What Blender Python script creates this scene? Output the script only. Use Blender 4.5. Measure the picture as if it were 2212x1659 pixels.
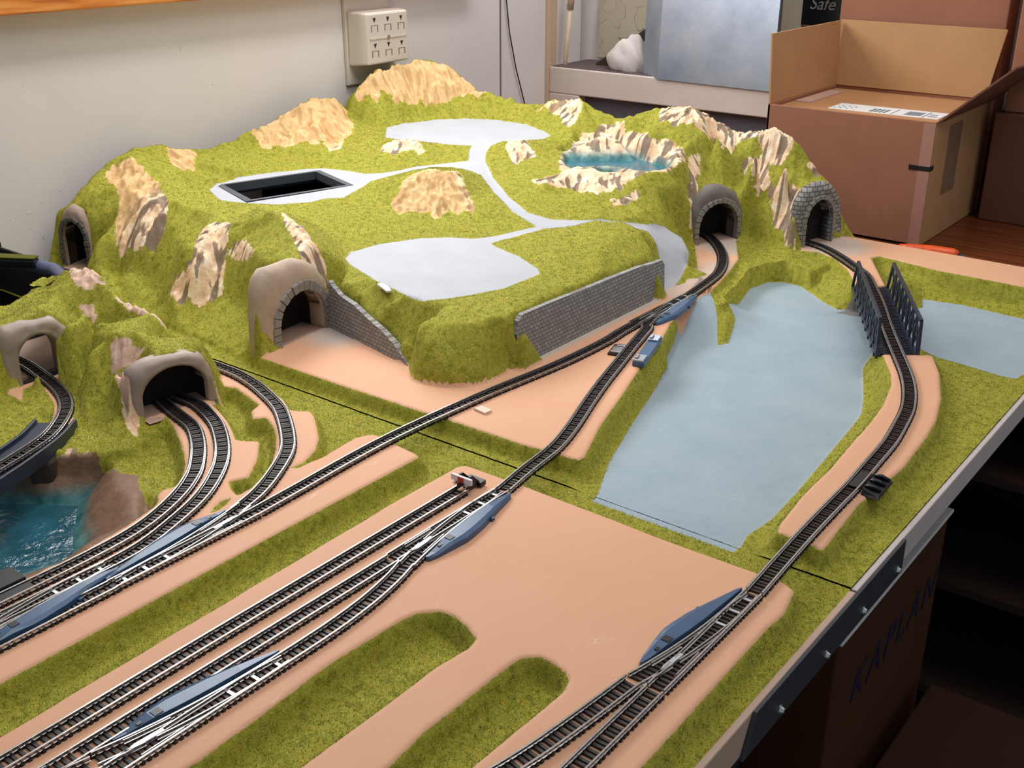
import bpy, bmesh, math, random
import numpy as np
from mathutils import Vector, Matrix
from mathutils.geometry import delaunay_2d_cdt
random.seed(7); RNG = np.random.default_rng(11)
for o in list(bpy.data.objects): bpy.data.objects.remove(o)
SC = bpy.context.scene
COL = SC.collection
MM = .001
# ---------------------------------------------------------------- camera
cam_d = bpy.data.cameras.new('camera'); cam = bpy.data.objects.new('camera', cam_d); COL.objects.link(cam)
TH = math.atan(1045 / 2420); AZ = math.radians(37.8)
fh = Vector((-math.sin(AZ), math.cos(AZ), 0)); rt = Vector((math.cos(AZ), math.sin(AZ), 0))
fw = fh * math.cos(TH) - Vector((0, 0, 1)) * math.sin(TH); upv = fh * math.sin(TH) + Vector((0, 0, 1)) * math.cos(TH)
cam.matrix_world = Matrix(((rt.x, upv.x, -fw.x, 0), (rt.y, upv.y, -fw.y, 0), (rt.z, upv.z, -fw.z, .38), (0, 0, 0, 1)))
cam_d.sensor_width = 36; cam_d.lens = 36 * 2420 / 2212; cam_d.clip_start = .01; cam_d.clip_end = 30
SC.camera = cam
# ---------------------------------------------------------------- light and exposure
SC.view_settings.view_transform = 'Standard'; SC.view_settings.look = 'None'; SC.view_settings.gamma = 1
SC.view_settings.use_curve_mapping = False; SC.view_settings.exposure = -0.12
w = bpy.data.worlds.new('world'); SC.world = w; w.use_nodes = True
w.node_tree.nodes['Background'].inputs[0].default_value = (.8, .88, 1, 1); w.node_tree.nodes['Background'].inputs[1].default_value = .3
def area(name, loc, target, sx, sy, power, col=(1, 1, 1)):
    d = bpy.data.lights.new(name, 'AREA'); d.shape = 'RECTANGLE'; d.size = sx; d.size_y = sy; d.energy = power; d.color = col
    o = bpy.data.objects.new(name, d); COL.objects.link(o); o.location = loc
    o.rotation_euler = (Vector(target) - Vector(loc)).to_track_quat('-Z', 'Y').to_euler(); return o
area('window_light', (-1.165, .985, .515), (-.2, .985, .25), .74, .42, 10.5, (.97, .985, 1))
area('overhead_fill_light', (-.62, .95, 1.7), (-.62, .78, 0), 1.3, 1.3, 7, (1, .975, .94))  # added overhead fill, kept above the boards so their underside stays dark
wl = area('wall_fill_light', (-.55, .9, 1.55), (-1.19, .9, .2), 1.5, .25, 3.6, (1, .97, .97)); wl.data.spread = math.radians(80)  # fill light added to brighten the left wall; no lamp hangs there
area('right_fill_light', (.25, 1.0, 1.5), (-1.19, .9, .25), .6, .6, 6.5, (1, .96, .94))  # fill added from the right; no window stands there
D = {
'pad2': [[[-759.2,604.6],[-675.0,604.9],[-579.5,606.8],[-521.6,609.2],[-464.5,609.7],[-414.2,614.6],[-414.0,621.4],[-433.9,671.8],[-452.5,732.4],[-474.1,797.9],[-491.9,862.0],[-510.4,911.4],[-515.9,946.3],[-524.6,984.5],[-525.9,1000.4],[-529.5,1040.3],[-543.6,1097.8],[-557.2,1145.3],[-593.4,1209.4],[-600,1225],[-640,1225],[-623.6,1160.8],[-588.6,1104.9],[-561.7,1029.3],[-566.5,982.2],[-562.2,732.2],[-624.3,667.8],[-700,700],[-740,720],[-790,720],[-800,660],[-765,620]],[[-526.6,1241.1],[-514.0,1221.3],[-495.6,1228.4],[-468.8,1213.8],[-442.4,1185.0],[-415.3,1140.9],[-392.7,1142.4],[-385.7,1151.8],[-437.3,1243.0],[-432.4,1256.1],[-357.5,1242.2],[-267.8,1241.3],[-189,1235],[-189,1312],[-500,1312],[-545,1290]],[[-314.7,958.0],[-296.2,969.4],[-278.2,983.4],[-259.3,945.6],[-239.3,890.6],[-228.3,845.4],[-224.0,812.6],[-219.9,750.4],[-224.8,676.5],[-220.4,618.0],[-220.0,606.9],[-236.9,608.1],[-252.2,610.2],[-255.1,618.4],[-260.1,665.5],[-261.3,718.3],[-265.4,766.2],[-267.6,806.2],[-272.5,848.4],[-282.5,893.9],[-292.9,919.5]]],
'river': [[-386.7,599.3],[-411.4,653.6],[-438.0,728.3],[-456.6,784.8],[-478.8,853.7],[-489.4,871.8],[-502.4,907.1],[-532.0,975.0],[-544.0,1010.6],[-552.6,1053.5],[-537.4,1038.3],[-498.5,987.1],[-476.6,949.3],[-470.6,960.4],[-486.0,1003.7],[-510.2,1031.4],[-519.1,1079.5],[-532.3,1130.2],[-526.6,1162.3],[-511.7,1176.1],[-488.7,1172.4],[-469.1,1156.4],[-446.0,1136.2],[-425.1,1123.5],[-398.8,1134.5],[-376.1,1159.6],[-353.6,1184.6],[-363.8,1213.8],[-321.9,1220.8],[-256.0,1215.7],[-189,1215],[-219.4,1024.9],[-257.0,1031.9],[-279.9,1034.4],[-294.5,1051.5],[-322.0,1039.3],[-345.8,1022.4],[-338.6,978.7],[-311.8,913.7],[-299.8,878.4],[-294.6,839.0],[-288.6,788.9],[-284.1,752.1],[-277.8,697.9],[-273.0,645.4],[-275.4,614.9],[-272.0,598.9],[-272.0,585.0],[-386.7,585.0]],
'grey2': [[[-791.8,747.8],[-806.6,770.8],[-803.8,809.0],[-784.2,852.9],[-762.9,874.0],[-738.4,886.2],[-725.8,902.8],[-702.0,948.4],[-747.3,962.5],[-800.6,996.2],[-848.1,1031.7],[-870.3,1034.9],[-897.1,1036.9],[-915.6,1022.6],[-930.9,983.2],[-933.2,931.4],[-921.8,904.5],[-907.2,859.7],[-920.5,844.1],[-920.6,826.7],[-944.3,791.4],[-974.8,775.6],[-1008.1,768.1],[-1051.7,789.0],[-1065.0,813.7],[-1069.6,840.1],[-1064.7,884.3],[-1044.5,929.0],[-1028.3,946.3],[-991.1,952.8],[-964.7,953.2],[-947.3,967.3],[-941.3,994.4],[-912.8,1049.0],[-898.5,1068.8],[-924.3,1102.6],[-928.1,1111.8],[-962.6,1091.6],[-990.3,1083.1],[-1016.7,1076.3],[-1045.2,1073.9],[-1089.3,1122.6],[-1093.1,1165.1],[-1078.3,1207.1],[-1050.9,1244.2],[-1007.9,1261.7],[-950.9,1260.6],[-906.0,1236.7],[-878.5,1216.4],[-873.8,1193.0],[-891.7,1165.4],[-909.7,1152.1],[-909.0,1126.6],[-898.2,1103.6],[-876.0,1075.0],[-833.7,1037.7],[-778.0,996.1],[-732.1,971.5],[-703.1,975.7],[-682.7,991.3],[-649.3,1023.9],[-627.1,1056.5],[-619.8,1082.2],[-603.0,1091.6],[-584.6,1076.4],[-574.3,1055.3],[-571.0,1039.2],[-553.4,977.1],[-561.9,983.9],[-576.3,1011.2],[-586.0,1017.8],[-602.3,1034.6],[-619.6,1044.5],[-639.7,1009.2],[-671.5,975.4],[-699.6,928.5],[-713.5,883.4],[-701.8,877.3],[-660.5,863.7],[-620.9,841.7],[-610.7,830.9],[-611.3,775.6],[-623.0,744.7],[-636.8,716.8],[-647.7,706.0],[-670.4,707.9],[-732.0,724.1],[-778.7,741.3]]],
'hole': [[-1060.6,810.8],[-975.6,782.8],[-939.9,904.4],[-1025.3,933.3]],
'lake': [[-792.8,1130.3],[-817.9,1169.8],[-830.2,1196.6],[-827.4,1221.3],[-796.2,1226.7],[-758.6,1212.2],[-714.6,1191.0],[-686.2,1186.5],[-675.7,1175.2],[-686.3,1129.3],[-723.6,1106.6],[-759.5,1110.2]],
'greyz': [50,50,50,50,50,50,51,56,63,70,77,79,79,79,77,76,75,74,74,74,74,74,74,74,75,75,75,75,75,76,76,77,77,80,81,86,90,91,92,92,92,92,92,92,92,92,92,92,92,92,92,91,89,85,81,74,68,62,58,57,54,47,40,30,19,10,3,0,0,7,17,33,44,52,55,53,50,50,50,50,50,50,50,50,50,50,50,50],
'tin2': [[-791.8,747.8,50.0],[-806.6,770.8,50.0],[-803.8,809.0,50.0],[-784.2,852.9,50.0],[-762.9,874.0,50.0],[-738.4,886.2,50.0],[-725.8,902.8,51.0],[-702.0,948.4,56.0],[-747.3,962.5,63.0],[-800.6,996.2,70.0],[-848.1,1031.7,77.0],[-870.3,1034.9,79.0],[-897.1,1036.9,79.0],[-915.6,1022.6,79.0],[-930.9,983.2,77.0],[-933.2,931.4,76.0],[-921.8,904.5,75.0],[-907.2,859.7,74.0],[-920.5,844.1,74.0],[-920.6,826.7,74.0],[-944.3,791.4,74.0],[-974.8,775.6,74.0],[-1008.1,768.1,74.0],[-1051.7,789.0,74.0],[-1065.0,813.7,75.0],[-1069.6,840.1,75.0],[-1064.7,884.3,75.0],[-1044.5,929.0,75.0],[-1028.3,946.3,75.0],[-991.1,952.8,76.0],[-964.7,953.2,76.0],[-947.3,967.3,77.0],[-941.3,994.4,77.0],[-912.8,1049.0,80.0],[-898.5,1068.8,81.0],[-924.3,1102.6,86.0],[-928.1,1111.8,90.0],[-962.6,1091.6,91.0],[-990.3,1083.1,92.0],[-1016.7,1076.3,92.0],[-1045.2,1073.9,92.0],[-1089.3,1122.6,92.0],[-1093.1,1165.1,92.0],[-1078.3,1207.1,92.0],[-1050.9,1244.2,92.0],[-1007.9,1261.7,92.0],[-950.9,1260.6,92.0],[-906.0,1236.7,92.0],[-878.5,1216.4,92.0],[-873.8,1193.0,92.0],[-891.7,1165.4,92.0],[-909.7,1152.1,91.0],[-909.0,1126.6,89.0],[-898.2,1103.6,85.0],[-876.0,1075.0,81.0],[-833.7,1037.7,74.0],[-778.0,996.1,68.0],[-732.1,971.5,62.0],[-703.1,975.7,58.0],[-682.7,991.3,57.0],[-649.3,1023.9,54.0],[-627.1,1056.5,47.0],[-619.8,1082.2,40.0],[-603.0,1091.6,30.0],[-584.6,1076.4,19.0],[-574.3,1055.3,10.0],[-571.0,1039.2,3.0],[-553.4,977.1,0.0],[-561.9,983.9,0.0],[-576.3,1011.2,7.0],[-586.0,1017.8,17.0],[-602.3,1034.6,33.0],[-619.6,1044.5,44.0],[-639.7,1009.2,52.0],[-671.5,975.4,55.0],[-699.6,928.5,53.0],[-713.5,883.4,50.0],[-701.8,877.3,50.0],[-660.5,863.7,50.0],[-620.9,841.7,50.0],[-610.7,830.9,50.0],[-611.3,775.6,50.0],[-623.0,744.7,50.0],[-636.8,716.8,50.0],[-647.7,706.0,50.0],[-670.4,707.9,50.0],[-732.0,724.1,50.0],[-778.7,741.3,50.0],[-1163,632,-11],[-1090,628,-11],[-1000,622,-11],[-900,612,-11],[-800,607,-10],[-774.8,614.8,-8.0],[-631.4,669.0,0.0],[-611.1,649.2,0.0],[-599.3,645.7,0.0],[-580.4,650.4,0.0],[-564.6,662.6,0.0],[-555.9,679.3,0.0],[-558.6,708.2,0.0],[-560.5,720,-1.0],[-560.5,740,-1.0],[-560.5,760,-1.0],[-560.5,800,-1.0],[-560.5,840,-1.0],[-560.5,880,-1.0],[-560.5,920,-1.0],[-560.5,960,-1.0],[-560.5,981,-1.0],[-567,720,45.0],[-567,735,46.0],[-567,760,46.0],[-567,800,45.0],[-567,840,44.0],[-567,880,43.0],[-567,920,41.0],[-567,960,38.0],[-567,974,37.0],[-567,980,30.0],[-757,697,-1.0],[-740,693.5,-1.0],[-720,689,-1.0],[-697,684.5,-1.0],[-676,680,-1.0],[-655,675.5,-1.0],[-637,672,-1.0],[-757,706,44.0],[-742,702,36.0],[-719,697,33.0],[-697,692,26.0],[-675,687,21.0],[-654,683,13.0],[-636,678,2.0],[-558.0,733.9,46.0],[-562.6,721.4,46.0],[-573.6,709.4,47.0],[-566.6,719.8,24.0],[-564.8,685.5,18.0],[-583.0,658.2,18.0],[-607.1,662.3,32.0],[-580.4,679.8,33.0],[-625.7,671.5,42.0],[-588.7,690.0,45.0],[-625.2,707.9,49.0],[-593.5,761.0,50.0],[-582.6,803.0,50.0],[-738.4,711.1,47.0],[-684.4,692.5,45.0],[-650.3,679.8,34.0],[-754.0,705.2,50.0],[-699.8,889.6,52.0],[-668.3,936.5,60.0],[-650.3,988.2,64.0],[-626.4,1001.8,62.0],[-602.4,1001.1,56.0],[-575.6,981.7,45.0],[-558.8,963.9,35.0],[-634.3,889.3,56.0],[-597.3,918.0,56.0],[-605.4,849.4,52.0],[-570.4,877.8,47.0],[-569.7,944.8,45.0],[-562.5,985,0],[-575,1000,2],[-845.5,884.0,64.0],[-820.5,890.6,63.0],[-800.8,910.6,62.0],[-776.6,929.4,62.0],[-876.7,920.0,84.0],[-861.8,926.0,93.0],[-855.3,950.4,97.0],[-839.7,956.7,98.0],[-828.8,964.1,95.0],[-823.5,974.1,87.0],[-799.4,957.2,75.0],[-868.8,890.1,67.0],[-776.1,940.9,66.0],[-913.3,925.5,75.0],[-887.3,839.9,69.0],[-838.3,846.8,60.0],[-760.7,894.5,55.0],[-723.9,944.8,58.0],[-893.1,790.6,68.0],[-853.3,779.4,62.0],[-821.0,774.0,54.0],[-926.1,807.8,72.0],[-938.1,766.1,76.0],[-759.0,685.3,74.0],[-784.5,696.9,82.0],[-813.3,708.6,90.0],[-843.7,718.4,95.0],[-864.3,718.4,95.0],[-882.1,712.7,90.0],[-899.0,708.0,82.0],[-757.8,692.1,64.0],[-819.7,663.9,66.0],[-762.8,637.4,70.0],[-883.5,694.4,66.0],[-866.9,705.3,76.0],[-973.4,726.3,76.0],[-1001.5,742.2,76.0],[-936.4,714.5,72.0],[-918.6,709.6,76.0],[-917.6,693.2,70.0],[-909.1,667.6,58.0],[-907.4,648.8,34.0],[-909.2,638.7,12.0],[-849.0,680.1,66.0],[-854.0,666.8,40.0],[-859.5,662.6,16.0],[-897.6,672.1,30.0],[-893.9,657.8,10.0],[-812.8,642.8,8.0],[-829.6,659.3,28.0],[-932.4,662.3,55.0],[-936.1,650.0,28.0],[-756.3,604.4,-4.0],[-758.3,622.3,0.0],[-760.5,642.2,0.0],[-763.3,667.0,0.0],[-765.5,686.9,0.0],[-767.1,701.8,0.0],[-761.8,603.8,58.0],[-763.8,621.7,70.0],[-766.0,641.6,74.0],[-768.7,666.4,74.0],[-770.9,686.3,66.0],[-772.6,701.2,54.0],[-1139.9,671.9,72.8],[-1143.0,684.5,84.1],[-1146.0,702.8,93.5],[-1147.9,720.4,102.3],[-1150.0,738.4,110.7],[-1150.2,761.1,116.1],[-1148.0,781.7,115.8],[-1148.0,801.0,114.4],[-1147.9,811.7,107.2],[-1148.0,833.0,104.9],[-1147.8,844.8,101.9],[-1148.2,859.9,98.3],[-1150.0,882.8,99.0],[-1150.2,912.7,103.6],[-1150.2,940.0,112.4],[-1149.9,963.1,115.0],[-1150.1,983.2,118.1],[-1149.8,1003.8,126.1],[-1150.2,1025.1,132.9],[-1150.2,1046.3,137.5],[-1150.2,1067.4,136.7],[-1149.9,1085.6,132.6],[-1149.9,1098.6,119.7],[-1150.2,1106.7,107.2],[-1149.8,1119.3,134.7],[-1150.1,1148.1,151.5],[-1150.0,1176.7,163.0],[-1148.0,1203.4,170.0],[-1140.1,1233.9,170.8],[-1143.0,1277.1,163.0],[-1113.9,1284.7,151.3],[-1092.0,1290.1,138.0],[-1076.0,1292.0,128.6],[-1052.2,1294.9,124.5],[-1020.4,1298.0,118.6],[-986.6,1297.9,114.1],[-957.8,1297.8,117.0],[-929.8,1298.1,122.3],[-910.3,1298.2,128.0],[-889.5,1296.2,130.9],[-874.4,1296.8,126.7],[-859.6,1297.9,118.1],[-837.0,1298.1,113.0],[-814.8,1298.1,112.9],[-793.0,1297.9,117.7],[-768.6,1298.0,128.1],[-743.5,1296.1,134.5],[-719.7,1296.0,138.1],[-699.4,1296.2,134.9],[-679.1,1296.8,125.9],[-662.8,1298.1,118.8],[-643.0,1298.1,114.1],[-627.0,1298.2,114.2],[-611.8,1297.8,121.7],[-597.5,1295.8,125.3],[-582.9,1296.1,119.6],[-567.1,1296.9,110.1],[-550.3,1296.8,95.3],[-536.9,1296.9,81.8],[-523.7,1296.9,70.6],[-1163,673.9,56.8],[-1163,686.5,68.1],[-1163,704.8,77.5],[-1163,722.4,86.3],[-1163,740.4,94.7],[-1163,763.1,100.1],[-1163,783.7,99.8],[-1163,803.0,98.4],[-1163,813.7,91.2],[-1163,835.0,88.9],[-1163,846.8,85.9],[-1163,861.9,82.3],[-1163,884.8,83.0],[-1163,914.7,87.6],[-1163,942.0,96.4],[-1163,965.1,99.0],[-1163,985.2,102.1],[-1163,1005.8,110.1],[-1163,1027.1,116.9],[-1163,1048.3,121.5],[-1163,1069.4,120.7],[-1163,1087.6,116.6],[-1163,1100.6,103.7],[-1163,1108.7,91.2],[-1163,1121.3,118.7],[-1163,1150.1,135.5],[-1163,1178.7,147.0],[-1163,1205.4,154.0],[-1163,1235.9,154.8],[-1163,1279.1,147.0],[-1113.9,1311,133.3],[-1092.0,1311,120.0],[-1076.0,1311,110.6],[-1052.2,1311,106.5],[-1020.4,1311,100.6],[-986.6,1311,96.1],[-957.8,1311,99.0],[-929.8,1311,104.3],[-910.3,1311,110.0],[-889.5,1311,112.9],[-874.4,1311,108.7],[-859.6,1311,100.1],[-837.0,1311,95.0],[-814.8,1311,94.9],[-793.0,1311,99.7],[-768.6,1311,110.1],[-743.5,1311,116.5],[-719.7,1311,120.1],[-699.4,1311,116.9],[-679.1,1311,107.9],[-662.8,1311,100.8],[-643.0,1311,96.1],[-627.0,1311,96.2],[-611.8,1311,103.7],[-597.5,1311,107.3],[-582.9,1311,101.6],[-567.1,1311,92.1],[-550.3,1311,77.3],[-536.9,1311,63.8],[-523.7,1311,52.6],[-1163,1311,120],[-1191.5,797.8,104.0],[-1094.6,747.0,98.0],[-1050.3,732.6,86.0],[-1006.1,718.7,80.0],[-1144.4,723.4,98.0],[-1101.0,710.3,88.0],[-1083.0,693.0,68.0],[-1059.3,672.3,40.0],[-1021.1,712.5,84.0],[-1006.7,692.5,60.0],[-1008.5,675.8,38.0],[-1018.0,661.5,14.0],[-1053.4,702.0,76.0],[-1028.8,674.0,45.0],[-1109.0,682.6,66.0],[-1080.0,656.2,40.0],[-1070.6,646.4,18.0],[-1054.5,656.9,8.0],[-1119.5,683.1,80.0],[-1053.0,758.2,86.0],[-1105.1,812.5,96.0],[-1099.5,785.1,96.0],[-1119.5,804.2,101.0],[-1093.7,815.6,86.0],[-1063.7,811.3,80.0],[-1073.5,853.9,82.0],[-1091.4,927.9,84.0],[-980.8,713.1,70.0],[-972.8,686.7,52.0],[-972.7,664.8,22.0],[-968.8,647.5,2.0],[-1152.2,940.0,98.0],[-1119.6,922.7,90.0],[-1104.4,940.2,92.0],[-1089.3,957.8,94.0],[-1064.2,965.7,90.0],[-1046.7,980.8,88.0],[-1087.1,1049.7,95.0],[-1135.5,1111.2,98.0],[-1082.9,1032.7,92.0],[-1039.6,957.4,80.0],[-1062.4,939.7,80.0],[-1005.5,988.6,85.0],[-1130.3,996.6,110.0],[-1125.6,960.1,104.0],[-1109.5,1026.8,114.0],[-1125.5,1071.1,106.0],[-991.5,1014.4,93.0],[-990.8,1028.4,99.0],[-976.6,1038.9,102.0],[-967.4,1050.3,99.0],[-957.2,1049.2,94.0],[-969.9,993.1,86.0],[-949.1,1004.1,84.0],[-940.1,1028.0,84.0],[-1023.1,1040.5,92.0],[-941.3,1073.4,88.0],[-923.6,1052.7,82.0],[-1005.7,1005.4,88.0],[-969.4,967.8,79.0],[-860.6,1097.2,96.0],[-861.9,1110.2,103.0],[-851.9,1116.2,105.0],[-837.0,1115.7,100.0],[-822.4,1105.8,92.0],[-839.6,1072.3,84.0],[-831.3,1084.6,83.0],[-807.3,1081.0,84.0],[-876.7,1105.5,88.0],[-819.3,1125.6,92.0],[-789.6,1104.2,88.0],[-796.5,1021.5,74.0],[-749.7,1004.3,68.0],[-821.0,1147.6,94.0],[-1225.3,1196.8,108.0],[-1197.4,1202.6,110.0],[-1156.2,1208.5,110.0],[-1113.2,1211.2,110.0],[-1089.4,1244.7,112.0],[-1081.4,1276.9,114.0],[-1062.6,1296.7,116.0],[-1159.0,1181.7,100.0],[-1103.7,1200.3,100.0],[-1029.9,1267.0,102.0],[-972.9,1269.2,98.0],[-1179.0,1234.4,138.0],[-1110.7,1229.6,138.0],[-1091.2,1268.2,132.0],[-1199.3,1195.9,124.0],[-1158.8,1243.3,152.0],[-876.6,1283.2,127.0],[-864.4,1260.6,114.0],[-860.9,1239.8,102.0],[-833.7,1206.5,95.0],[-936.5,1280.0,110.0],[-904.7,1263.7,103.0],[-856.0,1222.4,96.0],[-813.0,1229.0,106.0],[-885.5,1226.6,95.0],[-833.9,1180.9,93.0],[-792.8,1130.3,74.0],[-817.9,1169.8,74.0],[-830.2,1196.6,74.0],[-827.4,1221.3,74.0],[-796.2,1226.7,74.0],[-758.6,1212.2,74.0],[-714.6,1191.0,74.0],[-686.2,1186.5,74.0],[-675.7,1175.2,74.0],[-686.3,1129.3,74.0],[-723.6,1106.6,74.0],[-759.5,1110.2,74.0],[-779.5,1105.5,88.0],[-808.3,1151.9,92.0],[-826.1,1200.9,92.0],[-810.9,1237.9,82.0],[-750.9,1211.1,82.0],[-703.3,1199.7,82.0],[-679.4,1189.7,88.0],[-766.0,1095.1,86.0],[-751.3,1098.2,88.0],[-731.9,1108.7,91.0],[-707.2,1120.9,90.0],[-674.4,1130.0,89.0],[-662.2,1146.3,90.0],[-657.8,1175.8,96.0],[-771.8,1042.7,78.0],[-738.2,1060.9,74.0],[-702.0,1065.1,72.0],[-668.2,1081.3,68.0],[-650.3,1112.8,70.0],[-638.2,1144.3,74.0],[-758.7,1043.0,82.0],[-745.1,1079.8,86.0],[-724.4,1097.5,89.0],[-699.9,1109.7,88.0],[-668.8,1121.1,87.0],[-713.6,999.2,64.0],[-669.9,1026.9,60.0],[-631.7,1063.1,56.0],[-611.3,1069.7,50.0],[-763.2,1077.0,84.0],[-783.4,1243.0,118.0],[-775.8,1204.8,108.0],[-737.5,1209.6,106.0],[-702.6,1196.6,102.0],[-677.6,1198.8,98.0],[-749.5,1250.3,116.0],[-629.3,1152.0,18.1],[-624.5,1145.0,-2.2],[-632.6,1150.1,34.9],[-652.1,1251.2,120.0],[-659.3,1261.9,90.0],[-651.0,1234.9,72.6],[-721.6,1248.5,124.0],[-688.5,1260.1,126.0],[-663.6,1252.0,114.0],[-575.2,1289.8,102.9],[-591.0,1281.9,84.0],[-598.5,1274.2,71.7],[-601.7,1262.1,57.3],[-551.8,1244.1,112.0],[-558.2,1284.1,82.3],[-544.4,1274.2,69.0],[-627.1,1227.9,60.0],[-643.8,1200.0,62.8],[-616.2,1255.0,62.3],[-635.4,1162.2,48.8],[-630.9,1268.0,81.1],[-643.3,1287.9,105.2],[-651.5,1176.1,94.0],[-677.6,1243.1,108.0],[-592.2,1247.4,112.0],[-527.0,1299.4,64.0],[-625.7,1156.4,0.0],[-620.6,1168.4,0.0],[-610.9,1191.4,0.0],[-601.1,1214.4,0.0],[-595.6,1227.3,0.0],[-630.8,1158.6,54.0],[-625.7,1170.6,64.0],[-615.9,1193.6,68.0],[-606.2,1216.6,62.0],[-600.7,1229.5,44.0],[-594,1233,0.0],[-577,1226,-1.0],[-552,1222,-1.0],[-526,1217,0.0],[-590,1244,34.0],[-571,1240,34.0],[-550,1237,32.0],[-530,1233,40.0],[-592,1256,56.0],[-568,1254,52.0],[-548,1250,52.0],[-532,1246,60.0],[-530.0,1144.2,-4.0],[-515.3,1185.6,-3.0],[-535.0,1109.6,-10.0],[-555.8,1146.8,-4.0],[-548,1100,-6.0],[-560,1130,-6.0],[-578,1150,-6.0],[-596,1160,-6.0],[-612,1160,-4.0],[-570,1080,-5.0],[-598.7,1116.8,-2.0],[-577.5,1066.5,-2.0],[-562.7,1028.2,-2.0],[-521.8,1223.5,0.0],[-518.1,1234.9,0.0],[-510.9,1256.8,0.0],[-504.7,1275.8,0.0],[-500.1,1290.1,0.0],[-495.7,1303.4,0.0],[-527.0,1225.2,50.0],[-523.3,1236.6,66.0],[-516.1,1258.5,72.0],[-509.9,1277.5,68.0],[-505.3,1291.8,52.0],[-500.9,1305.1,26.0],[-466,1311,0],[-1157.2,650.3,-2.0],[-1144.8,654.0,-2.0],[-1130.4,658.3,-2.0],[-1115.1,663.0,-2.0],[-1105.5,665.9,-4.0],[-1158.8,655.5,58.0],[-1146.4,659.3,66.0],[-1132.0,663.6,71.0],[-1116.7,668.2,64.0],[-1107.1,671.1,50.0],[-545,720,-6.0],[-545,760,-6.0],[-545,800,-6.0],[-545,840,-6.0],[-545,880,-6.0],[-545,920,-6.0],[-545,960,-6.0],[-538,1000,-6.0],[-538,1040,-6.0],[-538,1080,-6.0],[-538,1120,-6.0],[-538,1160,-6.0],[-520,1000,-6.0],[-520,1060,-6.0],[-520,1120,-6.0],[-590,1150,-6.0],[-575,1170,-6.0],[-560,1190,-6.0],[-480,1235,-6.0],[-500,1215,-6.0],[-455,1290,-6.0]],
'lin2': [[88,89],[89,90],[90,91],[91,92],[92,93],[101,102],[102,103],[103,104],[104,105],[105,106],[106,107],[107,108],[108,109],[110,111],[111,112],[112,113],[113,114],[114,115],[115,116],[116,117],[117,118],[118,119],[120,121],[121,122],[122,123],[123,124],[124,125],[125,126],[127,128],[128,129],[129,130],[130,131],[131,132],[132,133],[151,152],[152,153],[153,154],[154,155],[155,156],[156,157],[165,166],[166,167],[167,168],[169,170],[170,171],[171,172],[172,173],[173,174],[174,175],[188,189],[189,190],[190,191],[191,192],[192,193],[193,194],[203,204],[204,205],[205,206],[206,207],[208,209],[209,210],[217,218],[218,219],[219,220],[220,221],[221,222],[223,224],[224,225],[225,226],[226,227],[227,228],[229,230],[230,231],[231,232],[232,233],[233,234],[234,235],[235,236],[236,237],[237,238],[238,239],[239,240],[240,241],[241,242],[242,243],[243,244],[244,245],[245,246],[246,247],[247,248],[248,249],[249,250],[250,251],[251,252],[252,253],[253,254],[254,255],[255,256],[256,257],[257,258],[258,259],[259,260],[260,261],[261,262],[262,263],[263,264],[264,265],[265,266],[266,267],[267,268],[268,269],[269,270],[270,271],[271,272],[272,273],[273,274],[274,275],[275,276],[276,277],[277,278],[278,279],[279,280],[280,281],[281,282],[282,283],[283,284],[284,285],[285,286],[286,287],[287,288],[350,351],[351,352],[352,353],[354,355],[355,356],[356,357],[358,359],[359,360],[360,361],[397,398],[398,399],[399,400],[400,401],[410,411],[411,412],[412,413],[413,414],[440,441],[441,442],[442,443],[462,463],[463,464],[464,465],[465,466],[466,467],[467,468],[469,470],[470,471],[471,472],[472,473],[473,474],[474,475],[476,477],[477,478],[478,479],[479,480],[480,481],[482,483],[483,484],[484,485],[485,486],[501,502],[502,503],[504,505],[505,506],[507,508],[508,509],[509,510],[511,512],[512,513],[524,525],[525,526],[526,527],[527,528],[529,530],[530,531],[531,532],[532,533],[534,535],[535,536],[536,537],[538,539],[539,540],[540,541],[542,543],[543,544],[544,545],[559,560],[560,561],[561,562],[562,563],[563,564],[565,566],[566,567],[567,568],[568,569],[569,570],[572,573],[573,574],[574,575],[575,576],[577,578],[578,579],[579,580],[580,581]],
'pad1': [[[-511.2,546.0],[-519.1,548.5],[-540.1,550.1],[-561.1,553.1],[-566.2,551.2],[-571.8,539.7],[-567.6,503.2],[-569.2,477.6],[-573.5,474.3],[-572.6,487.0],[-580.8,506.6],[-593.5,521.9],[-605.9,532.0],[-626.4,547.7],[-635.6,551.8],[-641.8,546.9],[-650.4,543.7],[-671.0,554.5],[-695.2,560.1],[-726.4,568.8],[-753.3,573.2],[-775.7,574.9],[-800.8,575.1],[-805,572],[-860,568],[-940,560],[-1000,540],[-1000,430],[-880,420],[-840,420],[-862.0,434.4],[-856.3,446.3],[-829.0,439.2],[-809.0,431.1],[-786.4,414.7],[-775.7,401.4],[-762.9,395.6],[-760.8,418.2],[-785.1,432.4],[-808.7,446.5],[-858.8,466.2],[-850,480],[-800,500],[-740,462],[-725.7,461.8],[-722.0,470.1],[-706.0,469.4],[-676.0,454.8],[-654.7,442.5],[-639.6,432.3],[-627.7,421.2],[-619.1,411.9],[-616.2,403.8],[-619.3,397.9],[-616.4,390.8],[-608.7,386.0],[-604.8,380.9],[-603.1,376.6],[-596.6,352.0],[-592.5,324.4],[-591.0,317.1],[-591.5,305.6],[-594.3,293.3],[-593.9,280.3],[-592.2,261.3],[-590,150],[-590,50],[-509,50]],[[-474.3,556.7],[-422.0,557.9],[-304.4,555.7],[-241.4,556.4],[-223.2,557.0],[-214.2,552.6],[-208.9,526.6],[-210.3,507.3],[-208,367],[-208,50],[-472,50],[-470.2,192.4],[-478.3,479.0],[-478.0,552.0]]],
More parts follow.
